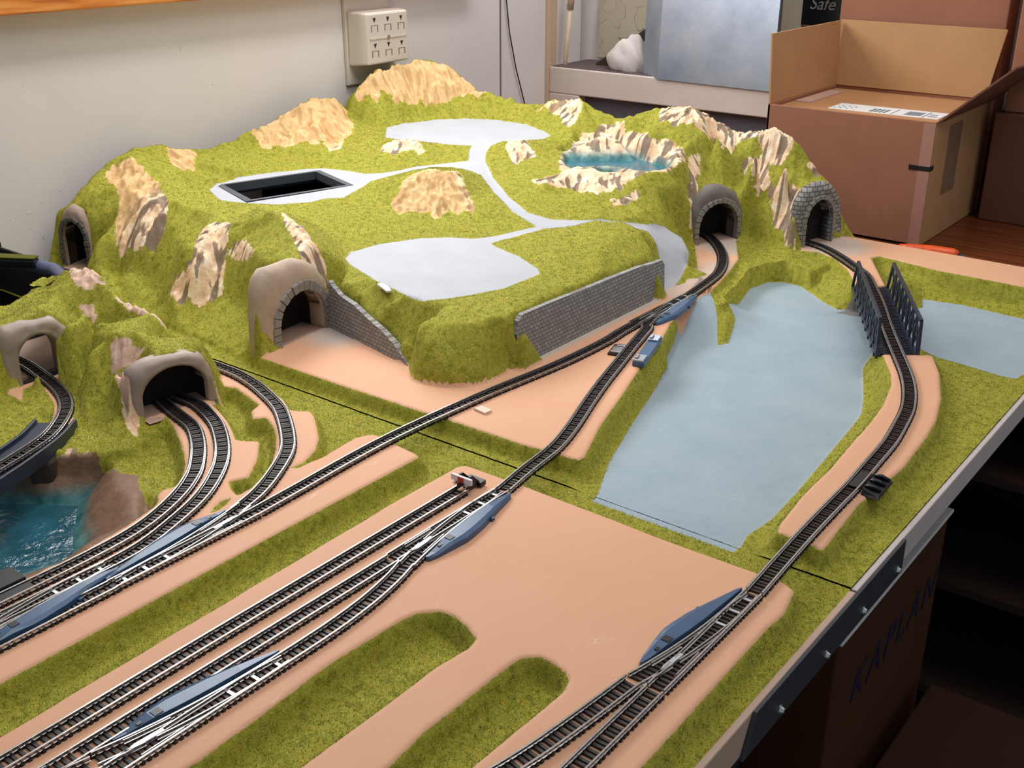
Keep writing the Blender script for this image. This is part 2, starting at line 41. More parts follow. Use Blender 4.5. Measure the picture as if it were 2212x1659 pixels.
'cut1': [[[-734.8,540.5],[-720.8,546.4],[-701.7,541.5],[-684.3,537.2],[-677.4,534.3],[-673.7,523.4],[-661.1,514.1],[-654.6,522.4],[-637.6,514.9],[-621.6,504.1],[-604.5,488.2],[-590.7,473.0],[-579.5,454.1],[-572.3,437.8],[-571.0,423.6],[-582.8,427.9],[-592.3,433.6],[-586.5,446.0],[-593.7,456.7],[-599.5,463.4],[-600.1,465.7],[-614.7,480.3],[-625.4,489.9],[-635.6,483.1],[-642.6,480.7],[-653.4,487.8],[-676.6,499.8],[-696.8,507.7],[-705.4,510.3],[-718.1,518.0],[-726.3,527.4]],[[-566.1,396.6],[-570.9,403.9],[-573.9,412.2],[-571.7,419.7],[-567.2,410.0],[-565.1,400.5]],[[-383.6,328.9],[-382.2,363.0],[-380.5,386.6],[-377.9,396.7],[-368.6,406.9],[-357.9,408.1],[-345.6,404.6],[-334.9,399.1],[-332.8,390.5],[-336.3,363.6],[-335.6,338.4],[-336.6,284.4],[-336.7,269.4],[-337,50],[-395,50],[-379.0,242.5],[-380.7,281.4]],[[-303.7,295.4],[-306.8,324.3],[-306.1,347.3],[-306.1,366.0],[-305.8,392.2],[-304.2,401.2],[-296.6,408.1],[-288.4,408.3],[-278.2,405.6],[-272.8,401.4],[-269.8,392.2],[-270.5,359.8],[-272.1,319.1],[-277,50],[-318,50]]],
'gorge': [[-599.7,265.5],[-595.7,278.3],[-596.5,290.2],[-593.5,303.4],[-599.2,312.8],[-601.8,326.5],[-608.2,334.7],[-610.6,348.8],[-608.6,363.6],[-613.2,376.8],[-625.5,389.7],[-628.3,394.4],[-638.1,397.2],[-650.7,400.7],[-667.3,410.8],[-670.6,414.7],[-685.0,408.4],[-700.8,409.6],[-728.1,411.3],[-740.7,406.6],[-758.8,414.5],[-800,385],[-900,340],[-1000,250],[-800,120],[-640,180]],
'gwater': [[-761.2,349.0],[-733.5,369.7],[-712.3,381.6],[-703.0,414.3],[-689.6,426.5],[-678.1,422.5],[-600,370],[-590,300],[-620,240],[-700,180],[-820,220],[-850,300]],
'ting': [[-599.7,265.5,-6.0],[-595.7,278.3,-6.0],[-596.5,290.2,-6.0],[-593.5,303.4,-6.0],[-599.2,312.8,-6.0],[-601.8,326.5,-6.0],[-608.2,334.7,-6.0],[-610.6,348.8,-6.0],[-608.6,363.6,-6.0],[-613.2,376.8,-6.0],[-625.5,389.7,-6.0],[-628.3,394.4,-6.0],[-638.1,397.2,-6.0],[-650.7,400.7,-6.0],[-667.3,410.8,-6.0],[-670.6,414.7,-6.0],[-685.0,408.4,-6.0],[-700.8,409.6,-6.0],[-728.1,411.3,-6.0],[-740.7,406.6,-6.0],[-758.8,414.5,-6.0],[-800,385,-6.0],[-900,340,-6.0],[-1000,250,-6.0],[-800,120,-6.0],[-640,180,-6.0],[-761.2,349.0,-42.0],[-733.5,369.7,-42.0],[-712.3,381.6,-42.0],[-703.0,414.3,-42.0],[-689.6,426.5,-42.0],[-678.1,422.5,-42.0],[-600,370,-42.0],[-590,300,-42.0],[-620,240,-42.0],[-700,180,-42.0],[-820,220,-42.0],[-850,300,-42.0],[-700,300,-44.0],[-660,340,-44.0],[-680,250,-44.0],[-715.4,417.4,-22.0],[-697.3,417.0,-24.0],[-732.1,411.7,-25.0],[-720.3,394.5,-34.0],[-736.1,382.3,-26.0],[-748.7,367.7,-22.0],[-750.2,366.7,-32.0],[-753.0,393.1,-24.0]],
'ling': [[26,27],[27,28],[28,29],[29,30],[30,31],[31,32],[32,33],[33,34],[34,35],[35,36],[36,37]],
'crater': [[-947.0,470.0],[-940.5,475.1],[-956.8,501.4],[-968.2,514.6],[-964.8,520.6],[-937.2,513.3],[-941.1,523.7],[-985,520],[-1005,550],[-1030,570],[-1060,580],[-1170,580],[-1170,400],[-1000,400]],
'tip1': [[-739.4,555.6,-9.0],[-716.3,522.1,-9.0],[-745.4,542.5,0.0],[-715.3,443.0,-2.0],[-734.8,443.9,4.0],[-723.7,426.0,-4.0],[-696.4,427.1,-8.0],[-766.6,429.6,-8.0],[-789.9,440.1,0.0],[-812.2,455.4,1.0],[-775.2,458.0,6.0],[-828.2,481.8,4.0],[-763.0,467.8,10.0],[-792.2,560.1,14.0],[-728.5,451.9,-4.0],[-726.5,462.7,0.0],[-722.0,487.3,0.0],[-717.5,511.9,0.0],[-716.0,519.8,0.0],[-733.9,452.9,44.0],[-731.9,463.7,48.0],[-727.4,488.3,50.0],[-722.9,512.9,47.0],[-721.5,520.8,42.0],[-760,545,36.0],[-790,556,6.0],[-850,560,0.0],[-920,556,0.0],[-1000,552,0.0],[-800,545,30.0],[-787.1,536.1,27.9],[-796.9,534.0,43.8],[-805.7,534.0,54.6],[-830.2,534.0,55.3],[-860.9,534.0,53.1],[-878.9,540.0,65.3],[-891.9,539.9,70.2],[-908.7,540.0,73.1],[-925.6,536.0,69.5],[-924.5,528.0,65.5],[-906.6,515.0,63.6],[-899.2,500.1,57.3],[-898.9,492.1,56.5],[-943.9,509.1,50.0],[-947.2,503.2,50.0],[-939.4,491.8,48.0],[-931.9,470.4,45.0],[-938.4,465.3,45.0],[-713.7,510.6,44.0],[-733.6,511.8,42.0],[-867.3,423.9,0.0],[-866.5,437.9,0.0],[-865.3,457.9,0.0],[-864.2,475.8,0.0],[-863.4,489.8,0.0],[-862.8,499.8,2.0],[-872.8,424.3,48.0],[-872.0,438.2,54.0],[-870.8,458.2,58.0],[-869.7,476.2,54.0],[-868.9,490.1,42.0],[-868.3,500.1,24.0],[-838,505,8.0],[-731.5,463.4,40.0],[-739.9,487.7,46.0],[-759.0,460.2,34.0],[-761.8,464.4,48.0],[-778.1,497.9,50.0],[-823.1,484.2,52.0],[-855.1,497.2,58.0],[-838.2,473.5,60.0],[-878.1,472.1,60.0],[-799.4,481.4,50.0],[-798.2,461.6,40.0],[-757.2,461.3,22.0],[-752.2,447.1,8.0],[-783.7,452.1,14.0],[-905,395,55.0],[-885,405,50.0],[-862,405,8.0],[-840,400,-4.0],[-900,360,40.0],[-860,370,0.0],[-1000,340,40.0],[-1163,420,50.0],[-1163,300,30.0],[-900,300,10.0],[-1163,60,10.0],[-860,330,-6.0],[-930,200,0.0],[-1163,560,30.0],[-1163,575,20.0],[-1130,572,44.0],[-1080,572,44.0],[-1030,568,42.0],[-995,548,44.0]],
'lip1': [[14,15],[15,16],[16,17],[17,18],[19,20],[20,21],[21,22],[22,23],[50,51],[51,52],[52,53],[53,54],[54,55],[56,57],[57,58],[58,59],[59,60],[60,61]],
'rail': {"L1":[[-575.7,252.8],[-578.5,314.6],[-583.6,356.6],[-598.3,394.1],[-613.7,418.2],[-624.6,430.8],[-648.5,451.3],[-668.6,465.0],[-685.7,473.4],[-712.4,479.2],[-754.1,490.7]],"L2":[[-557.2,242.3],[-559.7,277.4],[-561.6,318.2],[-569.6,366.0],[-585.7,405.5],[-611.3,441.1],[-634.2,462.4],[-653.9,476.3],[-676.9,489.1],[-716.7,501.9],[-742.0,501.3]],"L3":[[-550.5,406.9],[-559.4,435.1],[-579.7,471.7],[-595.3,492.6],[-612.9,508.1],[-633.2,523.1],[-656.1,537.7],[-685.3,549.2],[-711.6,557.5],[-739.8,562.6],[-758.1,562.9],[-780.9,562.6]],"A":[[-534.8,229.7],[-539.5,273.6],[-538.0,301.9],[-542.4,345.9],[-539.5,407.6],[-542.1,436.1],[-546.0,547.9],[-540.8,654.4],[-530.8,751.2],[-528.6,823.4],[-530.2,880.5],[-531.7,939.9],[-535.3,995.2],[-538.2,1029.2],[-544.0,1066.7],[-556.7,1104.3],[-575.2,1140.2],[-597.7,1171.0],[-625.5,1200.4]],"S":[[-447.0,204.1],[-447.6,244.7],[-448.1,287.5],[-448.7,321.7],[-449.0,347.8],[-450.2,449.8],[-449.9,521.8]],"Y2":[[-426.0,282.0],[-425.7,270.4],[-425.9,315.4],[-426.6,365.2],[-426.2,424.5],[-428.2,540.0]],"Y3":[[-401.6,214.6],[-402.6,321.6],[-402.9,354.7],[-411.1,416.3],[-415.5,429.4]],"B1":[[-256.5,326.2],[-249.3,371.5],[-244.5,406.3],[-242.5,420.6]],"B2":[[-231.0,344.5],[-231.3,377.4],[-230.6,421.1],[-231.7,527.2],[-230.2,539.5],[-233.2,572.1],[-234.9,614.6],[-236.1,661.7],[-236.6,697.0],[-238.7,733.5],[-241.1,778.0],[-245.9,812.4],[-252.3,848.3],[-263.4,883.5],[-278.5,917.8],[-297.5,952.9],[-318.4,991.1],[-340.5,1032.6],[-363.6,1078.4],[-389.9,1126.0],[-414.0,1167.5],[-431.1,1185.2],[-454.5,1208.4],[-480.5,1230.8],[-503.1,1244.4],[-520.7,1249.5]],"LB":[[-737.3,343.9],[-744.4,365.8],[-754.8,390.5],[-770.1,410.6],[-788.8,428.7],[-805.5,440.1],[-811.3,442.1],[-841.4,451.8],[-868.9,456.8],[-891.3,452.6]],"B":[[-428.2,540.0],[-432.2,575.1],[-437.0,615.9],[-448.1,655.5],[-462.5,696.8],[-477.4,742.4],[-492.3,793.4],[-500.4,820.8],[-517.0,880.2],[-525.2,912.9],[-534.2,996.1]]},
'rock2': [[[-1147.5,1123.9],[-1151.0,1134.4],[-1150.2,1157.4],[-1146.2,1191.4],[-1139.0,1232.5],[-1131.4,1274.2],[-1109.0,1289.4],[-1085.2,1292.4],[-1053.6,1294.5],[-1059.1,1287.2],[-1076.9,1282.1],[-1085.6,1271.7],[-1087.2,1257.7],[-1090.6,1236.0],[-1093.8,1224.7],[-1100.3,1216.9],[-1113.3,1216.8],[-1111.1,1199.2],[-1114.1,1192.9],[-1120.1,1188.3],[-1114.2,1169.2],[-1122.8,1169.5],[-1131.9,1155.8],[-1125.0,1138.9],[-1135.2,1140.9],[-1140.5,1132.0]],[[-1146.1,936.0],[-1149.3,958.4],[-1149.2,998.7],[-1147.0,1030.3],[-1148.6,1057.1],[-1149.6,1085.2],[-1141.6,1096.4],[-1108.9,1077.9],[-1086.5,1049.2],[-1082.3,1032.2],[-1049.9,994.5],[-1049.3,979.3],[-1085.5,1002.2],[-1090.0,998.5],[-1085.2,981.7],[-1094.1,982.4],[-1093.7,970.0],[-1094.3,954.5],[-1101.7,945.5],[-1115.1,950.2],[-1113.3,936.6],[-1118.7,929.7],[-1130.7,933.3],[-1140.4,933.0]],[[-1138.2,715.7],[-1143.1,729.1],[-1128.1,744.0],[-1104.2,741.4],[-1083.7,738.4],[-1058.5,728.1],[-1025.2,713.6],[-1013.4,700.2],[-1004.2,686.4],[-1006.8,677.9],[-1019.2,674.5],[-1031.5,671.7],[-1045.4,669.1],[-1055.1,667.6],[-1063.4,670.9],[-1078.5,680.9],[-1085.1,693.2],[-1095.6,703.5],[-1109.4,707.0],[-1118.3,706.1]],[[-1138.0,800.8],[-1142.1,818.4],[-1143.5,834.8],[-1133.6,834.9],[-1110.9,814.4],[-1088.5,797.5],[-1102.5,800.5],[-1094.1,787.2],[-1102.2,784.0],[-1114.8,787.6]],[[-920.1,664.2],[-941.4,690.4],[-951.0,707.4],[-937.5,715.4],[-914.9,708.4],[-902.0,691.6],[-897.4,682.8],[-891.0,673.9],[-882.2,662.6],[-887.4,655.5],[-898.2,646.5],[-906.6,642.3],[-915.5,634.6],[-935.8,640.5],[-935.9,649.1],[-915.8,649.0],[-920.4,653.9]],[[-892.0,688.2],[-883.9,694.7],[-850.6,681.1],[-845.0,678.0],[-862.1,681.1],[-886.7,686.5]],[[-924.7,776.8],[-845.9,724.8],[-815.2,714.8],[-788.7,704.7],[-779.6,705.3],[-776.1,706.0],[-772.3,704.3],[-771.1,689.0],[-772.5,677.2],[-779.6,680.1],[-800.3,694.6],[-826.6,707.1]],[[-855.0,885.2],[-864.3,896.9],[-858.3,904.4],[-867.2,912.8],[-877.1,934.5],[-867.5,943.9],[-857.0,952.2],[-844.3,949.8],[-835.3,951.5],[-835.4,961.3],[-840.0,981.3],[-815.3,960.1],[-803.2,953.6],[-785.0,941.4],[-779.1,930.9],[-791.2,931.0],[-791.0,918.8],[-802.8,920.8],[-802.5,904.8],[-801.2,895.6],[-814.9,903.5],[-818.1,895.6],[-825.6,892.5],[-835.8,888.5],[-839.0,880.7]],[[-991.1,1012.2],[-996.3,1019.5],[-990.6,1028.1],[-1013.8,1083.0],[-1003.1,1087.4],[-961.5,1048.0],[-951.0,1044.8],[-951.1,1036.2],[-961.1,1038.9],[-962.8,1027.8],[-968.9,1021.6],[-969.2,1016.0],[-970.9,1010.8],[-980.5,1012.8]],[[-870.9,1109.5],[-902.9,1156.1],[-895.6,1168.5],[-842.9,1118.7],[-830.6,1111.9],[-821.3,1104.4],[-826.0,1096.4],[-835.3,1099.3],[-831.7,1089.8],[-833.9,1078.8],[-845.6,1089.2],[-853.6,1094.9]],[[-955.1,1288.9],[-933.1,1291.7],[-921.0,1296.9],[-900.8,1295.9],[-883.7,1293.5],[-875.8,1283.3],[-869.0,1267.2],[-863.9,1249.3],[-866.1,1239.7],[-876.0,1242.9],[-894.7,1265.8],[-911.8,1273.4],[-929.9,1281.9]],[[-805.0,1143.3],[-832.3,1204.7],[-843.0,1241.3],[-832.6,1247.7],[-834.2,1271.9],[-818.1,1286.6],[-779.2,1237.4],[-771.3,1231.1],[-752.1,1238.7],[-727.5,1215.5],[-707.9,1227.4],[-693.1,1225.5],[-672.1,1212.2],[-656.7,1174.1],[-658.7,1156.5],[-661.3,1139.8],[-672.4,1126.9],[-677.1,1114.2],[-685.3,1097.5],[-682.8,1084.1],[-691.5,1087.5],[-689.6,1075.1],[-700.4,1072.1],[-698.3,1059.5],[-713.2,1062.6],[-716.9,1053.9],[-733.6,1059.0],[-747.8,1046.5],[-764.1,1036.9],[-779.2,1043.5],[-767.6,1055.2],[-757.7,1074.0],[-785.4,1108.1]],[[-746.3,1272.7],[-755.5,1293.5],[-742.7,1295.0],[-714.9,1293.8],[-694.9,1294.4],[-676.1,1297.8],[-658.7,1297.0],[-629.4,1297.3],[-611.6,1298.2],[-596.0,1297.6],[-580.7,1298.9],[-572.1,1297.4],[-570.3,1290.6],[-575.9,1281.4],[-593.0,1280.2],[-591.6,1273.0],[-579.4,1262.9],[-558.7,1240.9],[-549.1,1237.7],[-527.6,1222.0],[-523.3,1220.0],[-531.2,1218.2],[-542.7,1227.2],[-554.2,1231.8],[-561.7,1239.4],[-582.1,1262.1],[-588.8,1250.3],[-595.4,1242.9],[-594.0,1244.1],[-622.9,1270.9],[-601.3,1283.2],[-609.4,1290.3],[-620.9,1293.2],[-637.1,1288.7],[-640.2,1282.9],[-641.9,1249.6],[-663.6,1272.1],[-670.4,1277.1],[-672.5,1256.3],[-686.9,1257.7],[-702.6,1250.7],[-709.7,1246.0],[-717.2,1252.4],[-731.4,1253.7]],[[-667.0,1215.2],[-665.6,1235.5],[-655.1,1220.7],[-645.0,1189.2],[-629.8,1169.6],[-628.3,1156.6],[-637.3,1166.4]],[[-574.2,1259.2],[-550.4,1244.1],[-549.7,1263.2],[-533.7,1249.3],[-524.0,1231.0],[-524.2,1224.6],[-542.4,1235.8],[-558.1,1240.6]],[[-679.6,1060.2],[-671.0,1071.1],[-667.5,1094.6],[-661.6,1090.8],[-663.7,1064.8],[-667.9,1052.0]],[[-547.3,1292.1],[-541.5,1299.8],[-531.1,1299.5],[-533.7,1291.6]],[[-731.5,1207.1],[-723.5,1209.7],[-712.7,1208.8],[-711.4,1222.3],[-700.1,1215.5],[-693.0,1191.3],[-712.1,1198.0]]],
'rock1': [[[-926.9,533.0],[-919.4,534.7],[-907.2,538.6],[-898.6,539.0],[-888.0,536.3],[-883.3,536.1],[-888.4,531.1],[-888.3,525.9],[-893.3,522.1],[-900.9,520.5],[-909.7,523.3]],[[-864.1,535.6],[-832.9,535.3],[-804.6,535.5],[-796.6,534.3],[-797.8,532.5],[-806.2,529.9],[-833.3,532.0]],[[-885.5,512.5],[-876.6,518.0],[-869.3,514.4],[-869.1,513.0],[-875.0,513.9],[-882.1,512.0]],[[-791.3,479.9],[-786.4,485.8],[-778.8,490.4],[-767.2,488.5],[-762.7,488.7],[-773.1,482.5],[-781.1,471.8]],[[-779.2,472.4],[-773.1,473.2],[-733.4,458.0],[-731.8,454.4],[-735.0,450.6],[-742.1,452.9]],[[-737.4,449.5],[-731.7,454.6],[-728.3,453.6],[-713.6,440.8],[-726.6,443.3],[-733.2,447.1]],[[-719.7,517.8],[-719.9,524.2],[-721.4,528.4],[-718.1,519.0],[-719.6,515.1]]]
}

# ---------------------------------------------------------------- terrain maths (millimetres)
def _hash(ix, iy, iz):
    h = (ix * 374761393 + iy * 668265263 + iz * 2147483647 + 12345) & 0xFFFFFFFF
    h = ((h ^ (h >> 13)) * 1274126177) & 0xFFFFFFFF
    return ((h ^ (h >> 16)) & 0xFFFF) / 65535.0
def vnoise(x, y, z=None):
    if z is None: z = np.zeros_like(x)
    ix, iy, iz = np.floor(x).astype(np.int64), np.floor(y).astype(np.int64), np.floor(z).astype(np.int64)
    fx, fy, fz = x - ix, y - iy, z - iz
    fx, fy, fz = (f * f * (3 - 2 * f) for f in (fx, fy, fz))
    r = 0
    for a in (0, 1):
        for b in (0, 1):
            for c in (0, 1):
                r = r + _hash(ix + a, iy + b, iz + c) * (fx if a else 1 - fx) * (fy if b else 1 - fy) * (fz if c else 1 - fz)
    return r * 2 - 1
def sdf(P, X, Y):
    """signed distance to a closed polygon, positive inside"""
    P = np.array(P, float); n = len(P)
    d2 = np.full(X.shape, 1e12); inside = np.zeros(X.shape, bool)
    for i in range(n):
        ax, ay = P[i]; bx, by = P[(i + 1) % n]
        ex, ey = bx - ax, by - ay; L = ex * ex + ey * ey
        if L < 1e-9: continue
        t = np.clip(((X - ax) * ex + (Y - ay) * ey) / L, 0, 1)
        d2 = np.minimum(d2, (X - ax - t * ex) ** 2 + (Y - ay - t * ey) ** 2)
        c = (ay > Y) != (by > Y)
        with np.errstate(divide='ignore', invalid='ignore'):
            xi = ax + (Y - ay) * ex / (ey if ey else 1e-12)
        inside ^= c & (X < xi)
    return np.where(inside, 1, -1) * np.sqrt(d2)
def blur(Z, s):
    if s <= 0: return Z
    r = int(3 * s) + 1; k = np.exp(-0.5 * (np.arange(-r, r + 1) / s) ** 2); k /= k.sum()
    for ax in (0, 1):
        Zp = np.pad(Z, [(r, r) if a == ax else (0, 0) for a in (0, 1)], mode='edge')
        out = 0
        for j, w in enumerate(k):
            sl = [slice(None), slice(None)]; sl[ax] = slice(j, j + Z.shape[ax]); out = out + w * Zp[tuple(sl)]
        Z = out
    return Z
def tin(points, edges, xs, ys):
    """height of the triangulated control points on the grid (nan outside)"""
    P2 = [Vector((p[0], p[1])) for p in points]
    V, E_, F, ov, oe, of = delaunay_2d_cdt(P2, [tuple(e) for e in edges], [], 0, 1e-4)
    zz = []
    src = np.array(points, float)
    for k, v in enumerate(V):
        o = ov[k]
        if o: zz.append(np.mean([points[i][2] for i in o]))
        else:
            d = (src[:, 0] - v.x) ** 2 + (src[:, 1] - v.y) ** 2; j = np.argsort(d)[:3]
            w = 1 / (d[j] + 1); zz.append(float((src[j, 2] * w).sum() / w.sum()))
    Z = np.full((len(ys), len(xs)), np.nan); st = xs[1] - xs[0]
    for f in F:
        (x0, y0), (x1, y1), (x2, y2) = [(V[i].x, V[i].y) for i in f]
        i0, i1 = max(0, int((min(x0, x1, x2) - xs[0]) / st)), min(len(xs), int((max(x0, x1, x2) - xs[0]) / st) + 2)
        j0, j1 = max(0, int((min(y0, y1, y2) - ys[0]) / st)), min(len(ys), int((max(y0, y1, y2) - ys[0]) / st) + 2)
        if i1 <= i0 or j1 <= j0: continue
        X, Y = np.meshgrid(xs[i0:i1], ys[j0:j1])
        D = (y1 - y2) * (x0 - x2) + (x2 - x1) * (y0 - y2)
        if abs(D) < 1e-9: continue
        a = ((y1 - y2) * (X - x2) + (x2 - x1) * (Y - y2)) / D; b = ((y2 - y0) * (X - x2) + (x0 - x2) * (Y - y2)) / D
        c = 1 - a - b; m = (a > -1e-3) & (b > -1e-3) & (c > -1e-3)
        z = a * zz[f[0]] + b * zz[f[1]] + c * zz[f[2]]
        S = Z[j0:j1, i0:i1]; S[m] = z[m]
    return Z
def sm(a, b, x):
    t = np.clip((x - a) / (b - a), 0, 1); return t * t * (3 - 2 * t)
STEP = 1.7
PORT = dict(  # tunnel mouths: p0, outward normal, s-range, height
    F=((-762, 642), (.99, .11), -12, 52, 47), C=((-622, 1169), (.92, -.39), -4, 55, 48), R=((-517, 1243), (.95, -.31), -8, 38, 55),
    L=((-1150, 654), (.29, -.96), 5, 36, 54), B=((-728, 463), (.98, -.18), -3, 53, 38), A=((-868, 438), (1, -.06), -1, 37, 41))
def front_of(X, Y, keys):
    r = np.zeros(X.shape, bool)
    for k in keys:
        p0, n, a, b, h = PORT[k]; L = math.hypot(*n); nx, ny = n[0] / L, n[1] / L
        s = (X - p0[0]) * -ny + (Y - p0[1]) * nx; d = (X - p0[0]) * nx + (Y - p0[1]) * ny
        r |= (s > a - 3) & (s < b + 3) & (d > -1) & (d < 45)
    return r
def far_base(D):
    xs = np.arange(-1165, -193.4, STEP); ys = np.arange(594.3, 1312.6, STEP); X, Y = np.meshgrid(xs, ys)
    dp = np.max([sdf(p, X, Y) for p in D['pad2']], 0)
    dr = sdf(D['river'], X, Y)
    zr = -14 - 14 * np.clip((Y - 615) / 250, 0, 1)
    zr = zr * sm(0, 80, np.hypot(X + 536, Y - 1003))
    L = zr + (-12 - zr) * np.clip(-dr / 24, 0, 1)
    low = np.where(dp >= 0, 0, np.maximum(L, -1.9 * (-dp)))
    low = np.where(dr > 0, zr, low)
    low = blur(low, 0.7)
    T = tin(D['tin2'], D['lin2'], xs, ys); T = np.where(np.isnan(T), -50, T)
    g = D['grey2'][0]; ng = len(g); dg = sdf(g, X, Y)
    Tg = tin([(p[0], p[1], z) for p, z in zip(g, D['greyz'])], [(i, (i + 1) % ng) for i in range(ng)], xs, ys)
    T = np.where((dg > -.5) & ~np.isnan(Tg), Tg, T)
    T = blur(T, 1.5)
    T = np.where((dr > -3) | (front_of(X, Y, 'FCR') & (dp > 0)), -50, T)
    hill = T > low + 1.0
    return xs, ys, X, Y, np.maximum(low, T), dict(dp=dp, dr=dr, hill=hill, low=low)
def near_base(D):
    xs = np.arange(-1165, -193.4, STEP); ys = np.arange(60, 594, STEP); X, Y = np.meshgrid(xs, ys)
    dp = np.max([sdf(p, X, Y) for p in D['pad1']], 0)
    dc = np.max([sdf(p, X, Y) for p in D['cut1']], 0)
    dp = np.minimum(dp, -dc)
    low = np.where(dp >= 0, 0, np.maximum(-13, -1.9 * (-dp)))
    low = np.where(dp >= 0, low, low)
    low = blur(low, 0.7)
    G = tin(D['ting'], D['ling'], xs, ys); dg = sdf(D['gorge'], X, Y)
    G = np.where(np.isnan(G), 0, G)
    low = np.where(dg > 0, np.minimum(low, G), low); low = np.where(dg > -6, blur(low, 1.6), low)
    T = tin(D['tip1'], D['lip1'], xs, ys); T = np.where(np.isnan(T), -50, T); T = blur(T, 1.4); T = np.where(front_of(X, Y, 'BA') & (dp > 0), -50, T)
    hill = T > low + 1.0
    return xs, ys, X, Y, np.maximum(low, T), dict(dp=dp, dg=dg, hill=hill, low=low)

# ---------------------------------------------------------------- helpers
class MB:
    def __init__(s): s.v = []; s.f = []; s.m = []
    def add(s, vs, fs, mi=0):
        o = len(s.v); s.v += [tuple(v) for v in vs]; s.f += [tuple(i + o for i in f) for f in fs]; s.m += [mi] * len(fs)
    def box(s, lo, hi, M=None, mi=0):
        x0, y0, z0 = lo; x1, y1, z1 = hi
        vs = [Vector(p) for p in ((x0, y0, z0), (x1, y0, z0), (x1, y1, z0), (x0, y1, z0), (x0, y0, z1), (x1, y0, z1), (x1, y1, z1), (x0, y1, z1))]
        if M is not None: vs = [M @ v for v in vs]
        s.add(vs, [(3, 2, 1, 0), (4, 5, 6, 7), (0, 1, 5, 4), (1, 2, 6, 5), (2, 3, 7, 6), (3, 0, 4, 7)], mi)
    def prism(s, P, z0, z1, M=None, mi=0, inset=0, ztop=None):
        """extrude polygon P (ccw) from z0 to z1, top optionally inset"""
        n = len(P); cx = sum(p[0] for p in P) / n; cy = sum(p[1] for p in P) / n
        def ins(p):
            d = Vector((p[0] - cx, p[1] - cy)); L = d.length or 1; return (p[0] - d.x / L * inset, p[1] - d.y / L * inset)
        vs = [Vector((p[0], p[1], z0)) for p in P] + [Vector((*ins(p), z1)) for p in P]
        if M is not None: vs = [M @ v for v in vs]
        s.add(vs, [tuple(range(n - 1, -1, -1)), tuple(range(n, 2 * n))] + [(i, (i + 1) % n, n + (i + 1) % n, n + i) for i in range(n)], mi)
    def tube(s, pts, r, n=8, caps=True, M=None, mi=0):
        pts = [Vector(p) for p in pts]; rings = []
        if not hasattr(r, '__len__'): r = [r] * len(pts)
        for i, p in enumerate(pts):
            t = (pts[min(i + 1, len(pts) - 1)] - pts[max(i - 1, 0)]).normalized()
            a = t.cross(Vector((0, 0, 1)));
            if a.length < 1e-3: a = t.cross(Vector((0, 1, 0)))
            a.normalize(); b = t.cross(a)
            rings.append([p + (a * math.cos(2 * math.pi * k / n) + b * math.sin(2 * math.pi * k / n)) * r[i] for k in range(n)])
        vs = [v for R in rings for v in R]
        if M is not None: vs = [M @ v for v in vs]
        fs = [(i * n + k, i * n + (k + 1) % n, (i + 1) * n + (k + 1) % n, (i + 1) * n + k) for i in range(len(pts) - 1) for k in range(n)]
        if caps: fs += [tuple(range(n - 1, -1, -1)), tuple((len(pts) - 1) * n + k for k in range(n))]
        s.add(vs, fs, mi)
    def build(s, name, mats, parent=None, smooth=False, scale=MM, bevel=0):
        me = bpy.data.meshes.new(name); me.from_pydata([(x * scale, y * scale, z * scale) for x, y, z in s.v], [], s.f)
        if not isinstance(mats, (list, tuple)): mats = [mats]
        for m in mats: me.materials.append(m)
        if any(s.m): me.polygons.foreach_set('material_index', s.m)
        if smooth: me.polygons.foreach_set('use_smooth', [True] * len(me.polygons))
        me.update(); bm = bmesh.new(); bm.from_mesh(me); bmesh.ops.recalc_face_normals(bm, faces=bm.faces)
        bm.to_mesh(me); bm.free()
        o = bpy.data.objects.new(name, me); COL.objects.link(o)
        if parent is not None: o.parent = parent; o.matrix_parent_inverse = Matrix.Translation(parent.location).inverted() if parent.type == 'EMPTY' or parent.location.length else Matrix()
        if bevel:
            b = o.modifiers.new('b', 'BEVEL'); b.width = bevel * scale; b.segments = 2; b.limit_method = 'ANGLE'
        return o
def tag(o, label=None, cat=None, group=None, kind=None):
    for k, v in (('label', label), ('category', cat), ('group', group), ('kind', kind)):
        if v: o[k] = v
    return o
def thing(name, label, cat, loc, group=None):
    o = bpy.data.objects.new(name, None); COL.objects.link(o); o.location = [c * MM for c in loc]; o.empty_display_size = .02
    return tag(o, label, cat, group)
def S(*c):  # sRGB 0-255 -> linear
    return tuple(((x / 255) / 12.92 if x / 255 <= .04045 else ((x / 255 + .055) / 1.055) ** 2.4) for x in c) + (1,)
